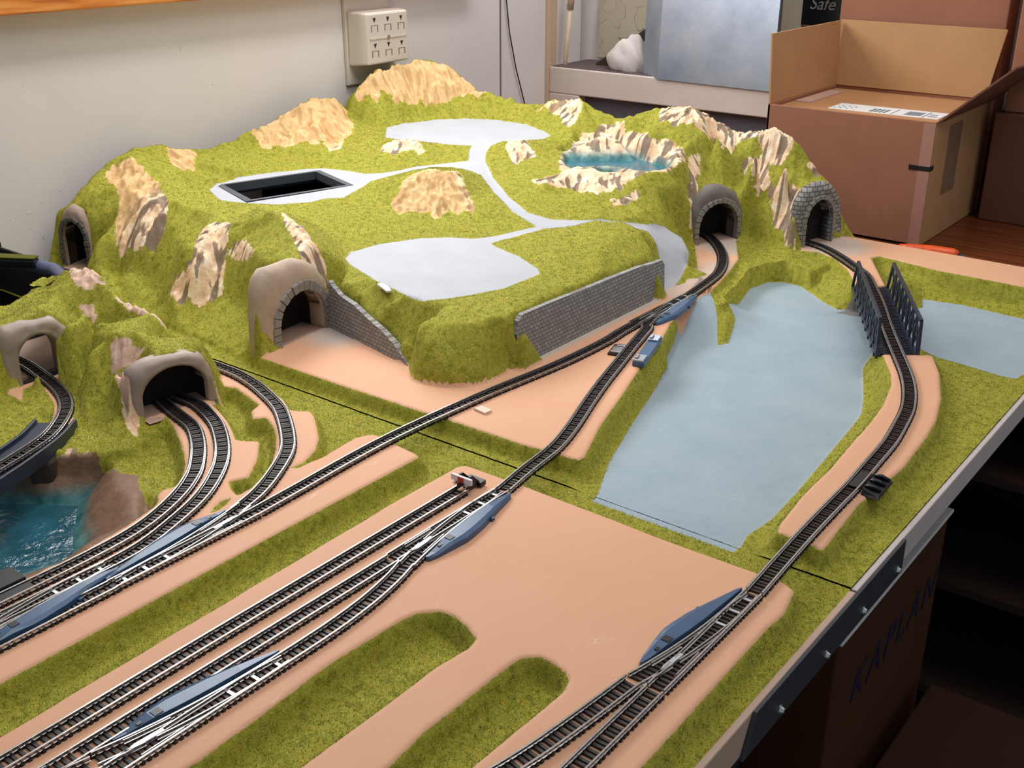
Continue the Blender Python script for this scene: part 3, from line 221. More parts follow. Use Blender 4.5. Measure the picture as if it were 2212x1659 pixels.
class NT:
    def __init__(s, name):
        s.m = bpy.data.materials.new(name); s.m.use_nodes = True; s.t = s.m.node_tree; s.b = s.t.nodes['Principled BSDF']; s.co = None
    def n(s, typ, ins={}, **kw):
        nd = s.t.nodes.new(typ)
        for k, v in kw.items(): setattr(nd, k, v)
        for k, v in ins.items():
            if isinstance(v, bpy.types.NodeSocket): s.t.links.new(v, nd.inputs[k])
            else: nd.inputs[k].default_value = v
        return nd
    def pos(s):
        if s.co is None: s.co = s.n('ShaderNodeNewGeometry').outputs['Position']
        return s.co
    def noise(s, scale, det=3, rough=.55, vec=None, dist=0):
        return s.n('ShaderNodeTexNoise', {'Vector': vec or s.pos(), 'Scale': scale, 'Detail': det, 'Roughness': rough, 'Distortion': dist}).outputs['Fac']
    def math(s, op, a, b=0, c=None, clamp=False):
        ins = {0: a, 1: b}
        if c is not None: ins[2] = c
        return s.n('ShaderNodeMath', ins, operation=op, use_clamp=clamp).outputs[0]
    def ramp(s, fac, stops, interp='LINEAR'):
        r = s.n('ShaderNodeValToRGB', {'Fac': fac}); e = r.color_ramp.elements; r.color_ramp.interpolation = interp
        while len(e) < len(stops): e.new(.5)
        for k, (p, c) in enumerate(stops): e[k].position = p; e[k].color = c
        return r.outputs['Color']
    def mix(s, f, a, b, mode='MIX'):
        return s.n('ShaderNodeMix', {0: f, 6: a, 7: b}, data_type='RGBA', blend_type=mode).outputs[2]
    def rng(s, v, a, b, c=0, d=1):
        return s.n('ShaderNodeMapRange', {0: v, 1: a, 2: b, 3: c, 4: d}).outputs[0]
    def attr(s, name): return s.n('ShaderNodeAttribute', attribute_name=name).outputs['Fac']
    def bump(s, h, strength=.3, dist=.001, nrm=None):
        ins = {'Height': h, 'Strength': strength, 'Distance': dist}
        if nrm: ins['Normal'] = nrm
        return s.n('ShaderNodeBump', ins).outputs[0]
    def out(s, col=None, rough=None, metal=None, nrm=None, spec=None, **kw):
        for k, v in (('Base Color', col), ('Roughness', rough), ('Metallic', metal), ('Normal', nrm), ('Specular IOR Level', spec)):
            if v is None: continue
            if isinstance(v, bpy.types.NodeSocket): s.t.links.new(v, s.b.inputs[k])
            else: s.b.inputs[k].default_value = v
        for k, v in kw.items(): s.b.inputs[k.replace('_', ' ')].default_value = v
        return s.m
def plain(name, c, rough=.6, metal=0, var=.08, scale=60, bump=0, spec=.5):
    t = NT(name); n = t.noise(scale, 4)
    dark = tuple(x * (1 - 2 * var) for x in c[:3]) + (1,); lite = tuple(min(1, x * (1 + 2 * var)) for x in c[:3]) + (1,)
    return t.out(t.mix(n, dark, lite), rough, metal, t.bump(t.noise(scale * 4), bump, .0006) if bump else None, spec)
# ---- materials
def grass_color(t):
    big = t.noise(38, 3); med = t.noise(190, 3); fine = t.noise(900, 2)
    c = t.ramp(med, [(.32, S(122, 120, 30)), (.45, S(148, 146, 46)), (.56, S(166, 163, 60)), (.68, S(168, 146, 44))])
    c = t.mix(t.math('MULTIPLY', t.rng(big, .35, .7), .6), c, S(150, 146, 48))
    c = t.mix(t.math('MULTIPLY', t.rng(fine, .58, .72), .7), c, S(196, 200, 92))
    c = t.mix(t.math('MULTIPLY', t.rng(fine, .42, .30), .45), c, S(86, 84, 16))
    return t.mix(t.math('MULTIPLY', t.rng(t.noise(420, 2), .66, .76), .5), c, S(176, 120, 30))
def terrain_material(name):
    t = NT(name)
    jit = lambda sc, amp, det=2: t.math('MULTIPLY', t.math('SUBTRACT', t.noise(sc, det), .5), amp)
    def mask(att, sc, amp, w, stretch=None):
        return t.rng(t.math('ADD', t.attr(att), jit(sc, amp)), -w, w)
    c = grass_color(t)
    # bare moulded rock
    rn = t.noise(70, 5, .6); rf = t.noise(300, 3)
    rc = t.ramp(rn, [(.28, S(200, 152, 118)), (.42, S(226, 188, 150)), (.55, S(238, 208, 172)), (.7, S(246, 228, 204))])
    rc = t.mix(t.math('MULTIPLY', t.rng(t.attr('strk'), -.08, -.34), .85), rc, S(108, 90, 74))
    rc = t.mix(t.math('MULTIPLY', t.rng(rf, .60, .72), .45), rc, S(130, 104, 80))
    rc = t.mix(t.attr('ochre'), rc, t.mix(rn, S(196, 150, 88), S(222, 182, 118)))
    rc = t.mix(t.attr('pale'), rc, S(206, 170, 150))
    rc = t.mix(t.attr('gorge_brown_shade'), rc, t.mix(rn, S(84, 66, 54), S(158, 120, 92)))  # brown gorge rock, its shade mixed in as the darker tone
    rc = t.mix(t.attr('wet'), rc, t.mix(t.rng(rn, .35, .65), S(34, 92, 98), S(86, 138, 134)))
    mr = mask('rock', 170, 9, .6)
    c = t.mix(mr, c, rc)
    gc = t.mix(t.noise(30, 3), S(164, 166, 172), S(184, 185, 190))
    gc = t.mix(t.attr('blue'), gc, t.mix(t.noise(25, 3), S(144, 161, 170), S(166, 181, 188)))
    mg = mask('grey', 500, 1.6, .25); c = t.mix(mg, c, gc)
    scr = t.n('ShaderNodeTexNoise', {'Vector': t.n('ShaderNodeMapping', {0: t.pos(), 3: (1, .12, 1), 2: (0, 0, .6)}).outputs[0], 'Scale': 700, 'Detail': 2}).outputs['Fac']
    pc = t.mix(t.noise(9, 3), S(216, 160, 124), S(226, 176, 142))
    sl_ = t.n('ShaderNodeTexNoise', {'Vector': t.n('ShaderNodeMapping', {0: t.pos(), 3: (1, .22, 1), 2: (0, 0, .5)}).outputs[0], 'Scale': 130, 'Detail': 0}).outputs['Fac']
    pc = t.mix(t.math('MULTIPLY', t.math('MULTIPLY', t.rng(t.math('ABSOLUTE', t.math('SUBTRACT', sl_, .5)), .006, .001), t.rng(t.noise(22, 2), .52, .62)), .4), pc, S(244, 218, 190))
    pc = t.mix(t.attr('dust_shade'), pc, S(188, 178, 168))  # greyed track bed: dust plus painted-in shade
    mp = mask('pink', 500, 1.2, .25); c = t.mix(mp, c, pc)
    sc_ = t.mix(t.noise(150, 4), S(112, 108, 104), S(150, 146, 138)); ms = mask('stone', 300, 3, .5); c = t.mix(ms, c, sc_)
    flat = t.math('MAXIMUM', mg, mp)
    rough = t.mix(flat, (.85,) * 3 + (1,), (.6,) * 3 + (1,)); rough = t.mix(mr, rough, (.55,) * 3 + (1,))
    hgt = t.math('ADD', t.math('MULTIPLY', t.noise(1100, 2), t.math('SUBTRACT', 1, t.math('MAXIMUM', flat, mr))), t.math('MULTIPLY', t.noise(220, 4), t.math('MULTIPLY', mr, 1.2)))
    return t.out(c, rough, 0, t.bump(hgt, .4, .0014), .25)
M = {}
M['terrain'] = terrain_material('painted_terrain')
t = NT('grass_fibre'); gcol = grass_color(t); r = t.attr('rnd')
gcol = t.mix(t.rng(r, 0, .4), S(84, 84, 16), gcol); gcol = t.mix(t.rng(r, .78, 1, 0, .85), gcol, S(204, 202, 108)); M['blade'] = t.out(gcol, .75, 0, None, .25)
t = NT('nickel_rail'); M['rail'] = t.out(t.mix(t.noise(220, 3), S(150, 146, 142), S(206, 202, 198)), .24, .85)
t = NT('black_sleeper'); M['sleeper'] = t.out(t.mix(t.noise(500), S(22, 16, 18), S(44, 34, 34)), .5)
M['motor'] = plain('slate_blue_plastic', S(58, 88, 122), .3, 0, .12, 90, .05)
M['black'] = plain('black_plastic', S(20, 20, 24), .35)
M['chrome'] = plain('bright_metal', S(205, 208, 212), .18, .9)
M['frog'] = plain('frog_metal', S(196, 202, 204), .3, .7)
M['bridge'] = plain('dark_blue_grey_plastic', S(42, 50, 66), .38, 0, .15, 120, .05)
M['hollow_shade'] = plain('painted_hollow_shade', S(26, 20, 20), .9)  # near-black colour standing in for the shade inside tunnels and boards
M['white'] = plain('white_paint', S(232, 232, 230), .5)
M['red'] = plain('red_paint', S(196, 24, 26), .45)
def brick_mat(name, c1, c2, mortar, sx, scale_u, bump=.9, flat=False, rot=None):
    t = NT(name); uv = t.n('ShaderNodeTexCoord').outputs['UV']
    b = t.n('ShaderNodeTexBrick', {'Vector': uv, 'Scale': scale_u, 'Mortar Size': .035, 'Mortar Smooth': .6, 'Brick Width': sx, 'Row Height': .25, 'Color1': c1, 'Color2': c2, 'Mortar': mortar})
    n = t.noise(160, 4); c = t.mix(t.rng(n, .3, .7), t.mix(.35, b.outputs['Color'], mortar), b.outputs['Color'])
    h = t.math('ADD', t.math('MULTIPLY', b.outputs['Fac'], -1), t.math('MULTIPLY', t.noise(700, 3), .6))
    return t.out(c, .8, 0, t.bump(h, bump, .0012), .3)
M['brick'] = brick_mat('grey_stone_courses', S(176, 174, 170), S(150, 148, 146), S(128, 124, 120), .36, .16)
M['stone'] = brick_mat('cut_stone_blocks', S(168, 165, 158), S(134, 130, 124), S(96, 92, 88), .45, .12)
t = NT('cast_stone_plain'); M['cast'] = t.out(t.mix(t.noise(90, 4), S(150, 122, 106), S(176, 156, 142)), .6, 0, t.bump(t.noise(260, 3), .5, .001), .3)
t = NT('bare_rock_moulding'); M['castrock'] = t.out(t.mix(t.noise(60, 4), S(150, 138, 126), S(206, 180, 150)), .7, 0, t.bump(t.noise(160, 4), .9, .002), .3)
t = NT('lake_water'); wv = t.noise(160, 3, .5, None, 1.5)
M['water'] = t.out(t.mix(t.noise(18, 3), S(30, 84, 100), S(56, 120, 138)), .08, 0, t.bump(wv, .35, .002), .8)
t = NT('gorge_water'); wv = t.noise(60, 4, .55, None, 2.0); M['water2'] = t.out(t.mix(t.rng(t.noise(14, 3), .3, .7), S(14, 44, 50), S(52, 112, 130)), .1, 0, t.bump(wv, .5, .004), .8)
# ---------------------------------------------------------------- room
def struct(o): o['kind'] = 'structure'; return o
t = NT('painted_plaster'); n1 = t.noise(7, 5); pit = t.rng(t.noise(170, 2), .70, .74); chips = t.rng(t.n('ShaderNodeTexNoise', {'Vector': t.n('ShaderNodeMapping', {0: t.pos(), 3: (1, 1, .7), 2: (.5, .9, 0)}).outputs[0], 'Scale': 90, 'Detail': 3}).outputs['Fac'], .73, .76)
M['wall'] = t.out(t.mix(t.math('MULTIPLY', chips, .35), t.mix(n1, S(224, 216, 212), S(236, 230, 226)), S(150, 140, 134)), .55, 0, t.bump(t.math('ADD', pit, chips), .35, .0012, t.bump(t.noise(30, 4), .15, .002)), .3)
M['wallb'] = plain('grey_painted_panel', S(216, 213, 216), .55, 0, .03, 12, .1)
XW = -1190
b = MB(); b.box((XW - 60, -600, -900), (XW, 1735, 2300)); struct(b.build('wall_left', M['wall']))
b = MB(); b.box((XW - 60, 1750, -900), (1500, 1810, 2300)); struct(b.build('wall_back', M['wall']))
b = MB(); b.box((XW - 300, -600, -940), (1500, 1810, -900))
t = NT('grey_floor'); M['floor'] = t.out(t.mix(t.noise(12, 4), S(62, 62, 58), S(80, 79, 74)), .8); struct(b.build('floor', M['floor']))
# ---------------------------------------------------------------- moulded landscape boards
def streaks(X, Y, Z, f1, steps=6, ds=2.6):
    """noise dragged down the slope: flutes and gullies"""
    Zs = blur(Z, 3.0); gy, gx = np.gradient(Zs, STEP); L = np.hypot(gx, gy) + 1e-6; gx /= L; gy /= L
    acc = 0
    for k in range(-steps, steps + 1):
        xx, yy = X + gx * k * ds, Y + gy * k * ds
        acc = acc + vnoise(xx / f1, yy / f1) + .5 * vnoise(xx / f1 * 2.3 + 9, yy / f1 * 2.3)
    return acc / (2 * steps + 1) * 1.5, np.minimum(L, 3)
def fmax(A):
    B = A.copy(); B[:-1] = np.maximum(B[:-1], A[1:]); C = B.copy(); C[:, :-1] = np.maximum(C[:, :-1], B[:, 1:]); return C
def finish(b, D, key, rocks, greys):
    xs, ys, X, Y, Z, m = b
    dg = np.max([sdf(p, X, Y) for p in greys], 0) if greys else np.full(X.shape, -99.)
    dk = np.max([sdf(p, X, Y) for p in rocks], 0) + 1.6; lkd = sdf(D['lake'], X, Y) if key == 'far' else X * 0 - 99
    st, sl = streaks(X, Y, Z, 9.0); st2, _ = streaks(X, Y, Z, 4.2, 4, 1.6)
    hill = blur(m['hill'].astype(float), 2.5)
    flat = np.maximum(sm(-2.5, 1.5, dg), sm(-4, 1, m['dp']) * (1 - m['hill']))
    rockw = sm(-3, 5, dk)
    steep = sm(.12, .7, sl)
    rid = 1 - 2 * np.abs(st)
    Z = Z + hill * (1 - flat) * ((.35 + (1.3 + np.maximum(3.4 * sm(-830, -900, X), 1.2 * sm(1190, 1240, Y)) * (key == 'far') + 1.5 * (key != 'far')) * steep) * st * (1 + .6 * rockw) + (.2 + .8 * sm(-20, -60, lkd)) * rockw * (3.2 * (-np.abs(st2) * 2 + .5) + 1.2 * vnoise(X / 3, Y / 3)) + .8 * vnoise(X / 14, Y / 14))
    Z = Z + (1 - flat) * (1 - rockw) * .25 * vnoise(X / 3.1, Y / 3.1)
    return Z, dict(grey=dg, rock=dk, pink=np.minimum(m['dp'], np.where(m['hill'], 3.0 - 2.2 * (b[4] - m['low']), 30)), strk=st2 * 1.3)
def terrain_mesh(name, xs, ys, Z, A, keep, mat, parent):
    ny, nx = Z.shape; X, Y = np.meshgrid(xs, ys)
    co = np.stack([X, Y, Z], -1).reshape(-1, 3) * MM
    idx = np.arange(nx * ny).reshape(ny, nx)
    q = np.stack([idx[:-1, :-1], idx[:-1, 1:], idx[1:, 1:], idx[1:, :-1]], -1).reshape(-1, 4)
    q = q[keep[:-1, :-1].reshape(-1)]
    me = bpy.data.meshes.new(name); me.vertices.add(len(co)); me.vertices.foreach_set('co', co.ravel())
    me.loops.add(len(q) * 4); me.polygons.add(len(q)); me.loops.foreach_set('vertex_index', q.ravel().astype(np.int32))
    me.polygons.foreach_set('loop_start', np.arange(0, len(q) * 4, 4, dtype=np.int32)); me.polygons.foreach_set('loop_total', np.full(len(q), 4, np.int32))
    me.polygons.foreach_set('use_smooth', np.ones(len(q), bool)); me.update(calc_edges=True); me.materials.append(mat)
    for k, v in A.items():
        a = me.attributes.new(k, 'FLOAT', 'POINT'); a.data.foreach_set('value', np.clip(v, -30, 30).reshape(-1).astype(np.float32))
    o = bpy.data.objects.new(name, me); COL.objects.link(o); o.parent = parent; o.matrix_parent_inverse = Matrix.Translation(parent.location).inverted(); return o
def grass_blades(name, xs, ys, Z, w, parent, per_mm2=1.0, h=1.35):
    """short static-grass fibres: one triangle each"""
    nx, ny = len(xs), len(ys); area_ = (xs[-1] - xs[0]) * (ys[-1] - ys[0]); n = int(area_ * per_mm2)
    px = RNG.random(n) * (nx - 1.001); py = RNG.random(n) * (ny - 1.001); i = px.astype(int); j = py.astype(int)
    k = RNG.random(n) < w[j, i]; px, py, i, j = px[k], py[k], i[k], j[k]; fx, fy = px - i, py - j
    z = Z[j, i] * (1 - fx) * (1 - fy) + Z[j, i + 1] * fx * (1 - fy) + Z[j + 1, i] * (1 - fx) * fy + Z[j + 1, i + 1] * fx * fy
    x = xs[0] + px * STEP; y = ys[0] + py * STEP; n = len(x)
    gy, gx = np.gradient(blur(Z, 1), STEP); nrm = np.stack([-gx[j, i], -gy[j, i], np.ones(n)], -1); nrm /= np.linalg.norm(nrm, axis=1, keepdims=True)
    d = nrm * 1.0 + RNG.normal(0, .55, (n, 3)); d[:, 2] = np.abs(d[:, 2]) * .9; d /= np.linalg.norm(d, axis=1, keepdims=True)
    L = h * (.55 + .7 * RNG.random(n))[:, None]; a = RNG.random(n) * 6.283; s = np.stack([np.cos(a), np.sin(a), 0 * a], -1) * .17
    p = np.stack([x, y, z - .2], -1); co = np.stack([p - s, p + s, p + d * L], 1).reshape(-1, 3) * MM
    me = bpy.data.meshes.new(name); me.vertices.add(3 * n); me.vertices.foreach_set('co', co.ravel())
    me.loops.add(3 * n); me.polygons.add(n); me.loops.foreach_set('vertex_index', np.arange(3 * n, dtype=np.int32))
    me.polygons.foreach_set('loop_start', np.arange(0, 3 * n, 3, dtype=np.int32)); me.polygons.foreach_set('loop_total', np.full(n, 3, np.int32))
    me.update(calc_edges=True); me.materials.append(M['blade'])
    at = me.attributes.new('rnd', 'FLOAT', 'POINT'); at.data.foreach_set('value', np.repeat(RNG.random(n), 3).astype(np.float32))
    # light the fibres like the ground they grow from
    me.polygons.foreach_set('use_smooth', np.ones(n, bool)); nv = nrm + RNG.normal(0, .24, (n, 3)); nv /= np.linalg.norm(nv, axis=1, keepdims=True)
    me.normals_split_custom_set_from_vertices(np.repeat(nv, 3, axis=0))
    o = bpy.data.objects.new(name, me); COL.objects.link(o); o.parent = parent; o.matrix_parent_inverse = Matrix.Translation(parent.location).inverted(); o['kind'] = 'stuff'; return o
def arch_pts(w, h, n=22, rise=None):
    """arch opening from (0,0) to (w,0), side walls then rounded top"""
    r = w / 2; rise = rise or min(r, h * .62); P_ = [(0, 0), (0, h - rise)]
    for k in range(1, n): a = math.pi * (1 - k / n); P_.append((r + r * math.cos(a), h - rise + rise * math.sin(a)))
    return P_ + [(w, h - rise), (w, 0)]
def outline_at(O, a0, c):
    """point of outline polygon O hit by the ray from c in direction a0"""
    best = None
    for k in range(len(O)):
        p = Vector(O[k]); q = Vector(O[(k + 1) % len(O)]); d = Vector((math.cos(a0), math.sin(a0))); e = q - p
        den = d.x * e.y - d.y * e.x
        if abs(den) < 1e-9: continue
        tt = ((p.x - c[0]) * e.y - (p.y - c[1]) * e.x) / den; u = ((p.x - c[0]) * d.y - (p.y - c[1]) * d.x) / den
        if tt > 0 and -1e-6 <= u <= 1 + 1e-6 and (best is None or tt > best): best = tt
    return (c[0] + math.cos(a0) * best, c[1] + math.sin(a0) * best) if best else None
def portal(parent, p0, n, s0, s1, h, outline, mat, ring, depth=30, thick=14, vous=19, lining=True, name='tunnel_portal', fwd_=2.5, rise=None, ringw=6):
    """stone tunnel mouth: face plate with an arched hole, ring of voussoirs and a lining coloured dark in place of tunnel shade"""
    n = Vector((n[0], n[1], 0)).normalized(); tdir = Vector((-n.y, n.x, 0))   # left to right along the face, seen from the track
    Mx = Matrix(((tdir.x, 0, n.x, p0[0]), (tdir.y, 0, n.y, p0[1]), (0, 1, 0, 0), (0, 0, 0, 1)))  # local (s, z, out)
    w_ = s1 - s0; A = [(s0 + a, b) for a, b in arch_pts(w_, h, rise=rise)]
    b = MB(); O = outline; cc = ((s0 + s1) / 2, h * .35)
    Aa = [p for p in A]; Bo = []
    for (a, z) in Aa:
        ang = math.atan2(z - cc[1], a - cc[0]); q = outline_at(O, ang, cc); Bo.append(q if q else (a, z))
    # keep the foot of the outer outline level with the ground
    Bo[0] = (O[0][0], O[0][1]); Bo[-1] = (O[-1][0], O[-1][1])
    f = []; vs = []
    N = len(Aa); K = 5
    for j in range(K + 1):
        for (a, z), (c, y) in zip(Aa, Bo):
            tt = j / K; qa, qz = a + (c - a) * tt, z + (y - z) * tt
            rr = float(vnoise(np.array(qa / 5.5 + p0[0]), np.array(qz / 5.0))) * 1.3 if 0 < j else 0
            vs.append(Mx @ Vector((qa, qz, fwd_ + rr - tt * 2.0 - 7 * max(0, tt - .75) / .25)))
    for (a, z) in Aa: vs.append(Mx @ Vector((a, z, fwd_ - thick - 6)))
    for (a, z) in Bo: vs.append(Mx @ Vector((a, z, fwd_ - thick)))
    for k in range(N - 1):
        for j in range(K): f.append((j * N + k, j * N + k + 1, (j + 1) * N + k + 1, (j + 1) * N + k))
        f += [(k, (K + 1) * N + k, (K + 1) * N + k + 1, k + 1), (K * N + k, K * N + k + 1, (K + 2) * N + k + 1, (K + 2) * N + k)]
    b.add(vs, f)
    face = b.build(name, mat, parent, True)
    me = face.data; uvl = me.uv_layers.new(name='UVMap'); inv = Mx.inverted()
    for lp in me.loops:
        q = inv @ (me.vertices[lp.vertex_index].co / MM); uvl.data[lp.index].uv = (q.x * .42 + q.z * .42, q.y * .42)
    if ring:
        b = MB(); L = [];
        for k in range(N - 1): L.append((Vector(Aa[k]) - Vector(Aa[k + 1])).length)
        tot = sum(L)
        def at_len(x):
            for k, l in enumerate(L):
                if x <= l or k == len(L) - 1:
                    p = Vector(Aa[k]).lerp(Vector(Aa[k + 1]), min(1, x / l)); d = (Vector(Aa[k + 1]) - Vector(Aa[k])).normalized(); return p, Vector((-d.y, d.x))
                x -= l
        for k in range(vous):
            x0, x1 = tot * k / vous + .35, tot * (k + 1) / vous - .35; p, nn = at_len(x0); q, n2 = at_len(x1); rw = ringw + random.uniform(-.8, .8)
            zt = fwd_ + random.uniform(1.0, 2.1)
            v4 = [p, q, q + n2 * rw, p + nn * rw]
            vs = [Mx @ Vector((c.x, c.y, fwd_ - 2)) for c in v4] + [Mx @ Vector((c.x * .985 + cc[0] * .015, c.y * .985 + cc[1] * .015, zt)) for c in v4]
            b.add(vs, [(0, 1, 2, 3), (4, 5, 6, 7), (0, 1, 5, 4), (1, 2, 6, 5), (2, 3, 7, 6), (3, 0, 4, 7)])
        b.build('arch_ring', ring, face, bevel=.5)
    if lining:
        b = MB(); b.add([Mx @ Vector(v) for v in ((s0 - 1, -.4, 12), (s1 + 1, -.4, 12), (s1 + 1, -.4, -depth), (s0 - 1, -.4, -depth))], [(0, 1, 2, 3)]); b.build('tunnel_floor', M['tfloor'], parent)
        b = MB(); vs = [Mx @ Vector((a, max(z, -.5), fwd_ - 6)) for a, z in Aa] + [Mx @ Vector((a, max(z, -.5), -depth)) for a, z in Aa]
        b.add(vs, [(k, k + 1, N + k + 1, N + k) for k in range(N - 1)] + [tuple(range(N, 2 * N))]); b.build('tunnel_shade_lining', M['hollow_shade'], parent)  # lining and end cap are coloured as the tunnel's deep shade
    return face
def in_corridor(X, Y, p0, n, s0, s1, out, back):
    n = Vector((n[0], n[1])).normalized(); t_ = Vector((-n.y, n.x))
    s = (X - p0[0]) * t_.x + (Y - p0[1]) * t_.y; d = (X - p0[0]) * n.x + (Y - p0[1]) * n.y
    return (s > s0) & (s < s1) & (d < out) & (d > -back)
M['tfloor'] = plain('pinkish_dusty_floor', S(190, 156, 136), .6); M['castdark'] = plain('dark_moulded_stone', S(118, 110, 104), .75, 0, .18, 90, .8); M['castlite'] = plain('cream_moulded_stone', S(180, 158, 136), .6, 0, .12, 60, .6); M['stone2'] = plain('grey_voussoir', S(140, 134, 126), .7, 0, .12, 150, .5)
# ---- far board
far = thing('landscape_board', 'far moulded landscape board of grassy tunnel mountains, grey river and rectangular access hole', 'model railway landscape', (-676, 945, -40), 'moulded landscape boards')
fb = far_base(D); Zf, Af = finish(fb, D, 'far', D['rock2'], D['grey2']); xs, ys, X, Y = fb[:4]; m = fb[5]
keep = ~(sdf(D['hole'], X, Y) > 0) & ~((m['dr'] > -1) & (Y < 595.5)); low = m['low']
for k in 'FCRL':
    p0, n, a, b_, h = PORT[k]; c = in_corridor(X, Y, p0, n, a - 1, b_ + 1, 5, 16); keep &= ~(c & (fmax(fb[4] - low) > .8) & (-fmax(-Zf) < h + 3))
Af['grey'] = np.maximum(Af['grey'], np.where(m['hill'], -30, m['dr']))
Af['blue'] = sm(-2, 2, m['dr']); lk = sdf(D['lake'], X, Y)
Af['wet'] = sm(-14, 1, lk) * sm(97, 84, Zf) * m['hill']
Af['rock'] = np.maximum(Af['rock'], np.where(lk > -4, lk + 4, -30)); Af['grey'] = np.where(lk > -10, -20, Af['grey'])
bk = np.maximum(sm(1160, 1200, Y) * sm(-900, -960, X), sm(-1040, -1080, X)); Af['ochre'] = np.clip(bk * .75 + .75 * sm(900, 760, X * 0 + np.hypot(X + 850, (Y - 860)) * 8), 0, 1); Af['pale'] = X * 0; Af['gorge_brown_shade'] = X * 0
Af['dust_shade'] = np.maximum(np.maximum(sm(16, 4, np.hypot(np.maximum(0, np.abs(Y - 855) - 120), X + 562) ), .9 * sm(52, 10, np.hypot(X + 745, Y - 690))), .8 * np.maximum(sm(60, 25, np.hypot(X + 590, Y - 1190)), sm(55, 25, np.hypot(X + 490, Y - 1262))))  # dust, with shade painted in at hill bases and tunnel mouths
Af['dust_shade'] = np.maximum(Af['dust_shade'], .7 * sm(30, 4, np.hypot(X + 560, np.maximum(0, np.abs(Y - 1050) - 60))))
Af['stone'] = np.full(X.shape, -30.); ab = sdf([(-424, 1112), (-408, 1145), (-376, 1158), (-360, 1120)], X, Y); Af['stone'] = np.where((ab > 0) & (Zf < -1.5), 3, -30.)
terrain_mesh('moulded_terrain', xs, ys, Zf, Af, keep, M['terrain'], far)
gw = ((Af['grey'] < -.3) & (Af['rock'] < -1.0) & (Af['pink'] < -.3) & (Af['stone'] < 0) & keep).astype(float)
grass_blades('grass_fibres', xs, ys, Zf, gw, far)
b = MB(); lkp = D['lake']; vs = [(x, y, 82.0) for x, y in D['lake']]; cx = sum(v[0] for v in vs) / len(vs); cy = sum(v[1] for v in vs) / len(vs)
vs = [((x - cx) * 1.2 + cx, (y - cy) * 1.2 + cy, z) for x, y, z in vs]; b.add(vs, [tuple(range(len(vs)))]); b.build('lake_water', M['water'], far)
# fascia, underside and unseen back skirt added to darken the access hole
M['fascia'] = plain('pale_painted_edge', S(196, 184, 178), .6, 0, .05, 30); M['fascia2'] = plain('tan_painted_edge', S(190, 160, 140), .6, 0, .05, 30)
b = MB(); b.box((-194.4, 594, -34), (-190, 1316, -12.6)); b.box((-1168, 1311, -34), (-190, 1316, -1)); b.build('edge_strip', M['fascia'], far, bevel=.8)
b = MB(); b.box((-1166, 594, -36), (-194.5, 1311, -34)); b.build('base_panel', M['hollow_shade'], far)
b = MB(); b.box((-1167, 700, -34), (-1165, 800, 78)); b.box((-1167, 960, -34), (-1165, 1312, 90)); b.box((-1167, 800, -34), (-1165, 960, -4)); b.box((-1165, 595.2, -34), (-195, 597, -15.5)); b.build('added_back_skirt', M['hollow_shade'], far)
# access hole frame
b = MB(); H = D['hole']; cx = sum(p[0] for p in H) / 4; cy = sum(p[1] for p in H) / 4
for k in range(4):
    p, q = Vector(H[k]), Vector(H[(k + 1) % 4]); c = Vector((cx, cy)); ip, iq = p + (c - p) * .07, q + (c - q) * .07; op, oq = p - (c - p) * .05, q - (c - q) * .05
    vs = [(*op, 75.3), (*oq, 75.3), (*iq, 75.5), (*ip, 75.5), (*iq, 66), (*ip, 66), (*p, 62), (*q, 62)]
    b.add(vs, [(0, 1, 2, 3), (3, 2, 4, 5), (5, 4, 7, 6)])
b.build('opening_frame', plain('grey_cut_edge', S(74, 80, 88), .45), far)
# retaining walls with stone courses
def wall_panel(name, P_, Q_, prof, thick=4.0, parent=far, mat=None, wav=0):
    """P_ -> Q_ along the foot, prof = [(t, z_bottom, z_top)]"""
    b = MB(); P_, Q_ = Vector(P_), Vector(Q_); d = (Q_ - P_); nn = Vector((d.y, -d.x)).normalized(); vs = []; f = []
    for t_, zb, zt in prof:
        p = P_ + d * t_; vs += [(*(p + nn * thick), zb), (*(p + nn * (thick - (zt - zb) * .05)), zt), (*(p - nn * 3), zt)]
    for k in range(len(prof) - 1): o_ = 3 * k; f += [(o_, o_ + 3, o_ + 4, o_ + 1), (o_ + 1, o_ + 4, o_ + 5, o_ + 2)]
    b.add(vs, f); o = b.build(name, mat or M['brick'], parent); me = o.data; uvl = me.uv_layers.new(name='UVMap'); dn = d.normalized()
    for lp in me.loops:
        c = me.vertices[lp.vertex_index].co / MM; uvl.data[lp.index].uv = (((c.x - P_.x) * dn.x + (c.y - P_.y) * dn.y) * .42, c.z * .42)
    return o
wall_panel('retaining_wall', (-562, 728), (-562, 980), [(0, -.5, 30), (.015, -.5, 42), (.04, -.5, 46.5), (.2, -.5, 46), (.4, -.5, 44.5), (.6, -.5, 43.5), (.8, -.5, 42), (.93, -.5, 39), (.98, -.5, 38.5), (1, -.5, 33)])
wall_panel('retaining_wall', (-763, 700.3), (-636, 673.6), [(0, -.5, 47), (.04, -.5, 43), (.15, -.5, 37), (.33, -.5, 34), (.51, -.5, 27), (.68, -.5, 22), (.84, -.5, 14), (1, -.5, 1)])
FO = [(-38, -2), (-37, 30), (-34, 60), (-26, 77), (-8, 76), (10, 76), (24, 76), (38, 70), (52, 60), (60, 50), (62, 30), (62, -2)]
portal(far, *PORT['F'][:2], *PORT['F'][2:], FO, M['castlite'], M['stone2'], rise=30, ringw=9)
CO = [(-12, -2), (-14, 30), (-12, 50), (-2, 62), (12, 68), (26, 69), (42, 64), (56, 55), (66, 36), (69, -2)]
portal(far, *PORT['C'][:2], *PORT['C'][2:], CO, M['castdark'], M['stone2'], rise=28, ringw=6)
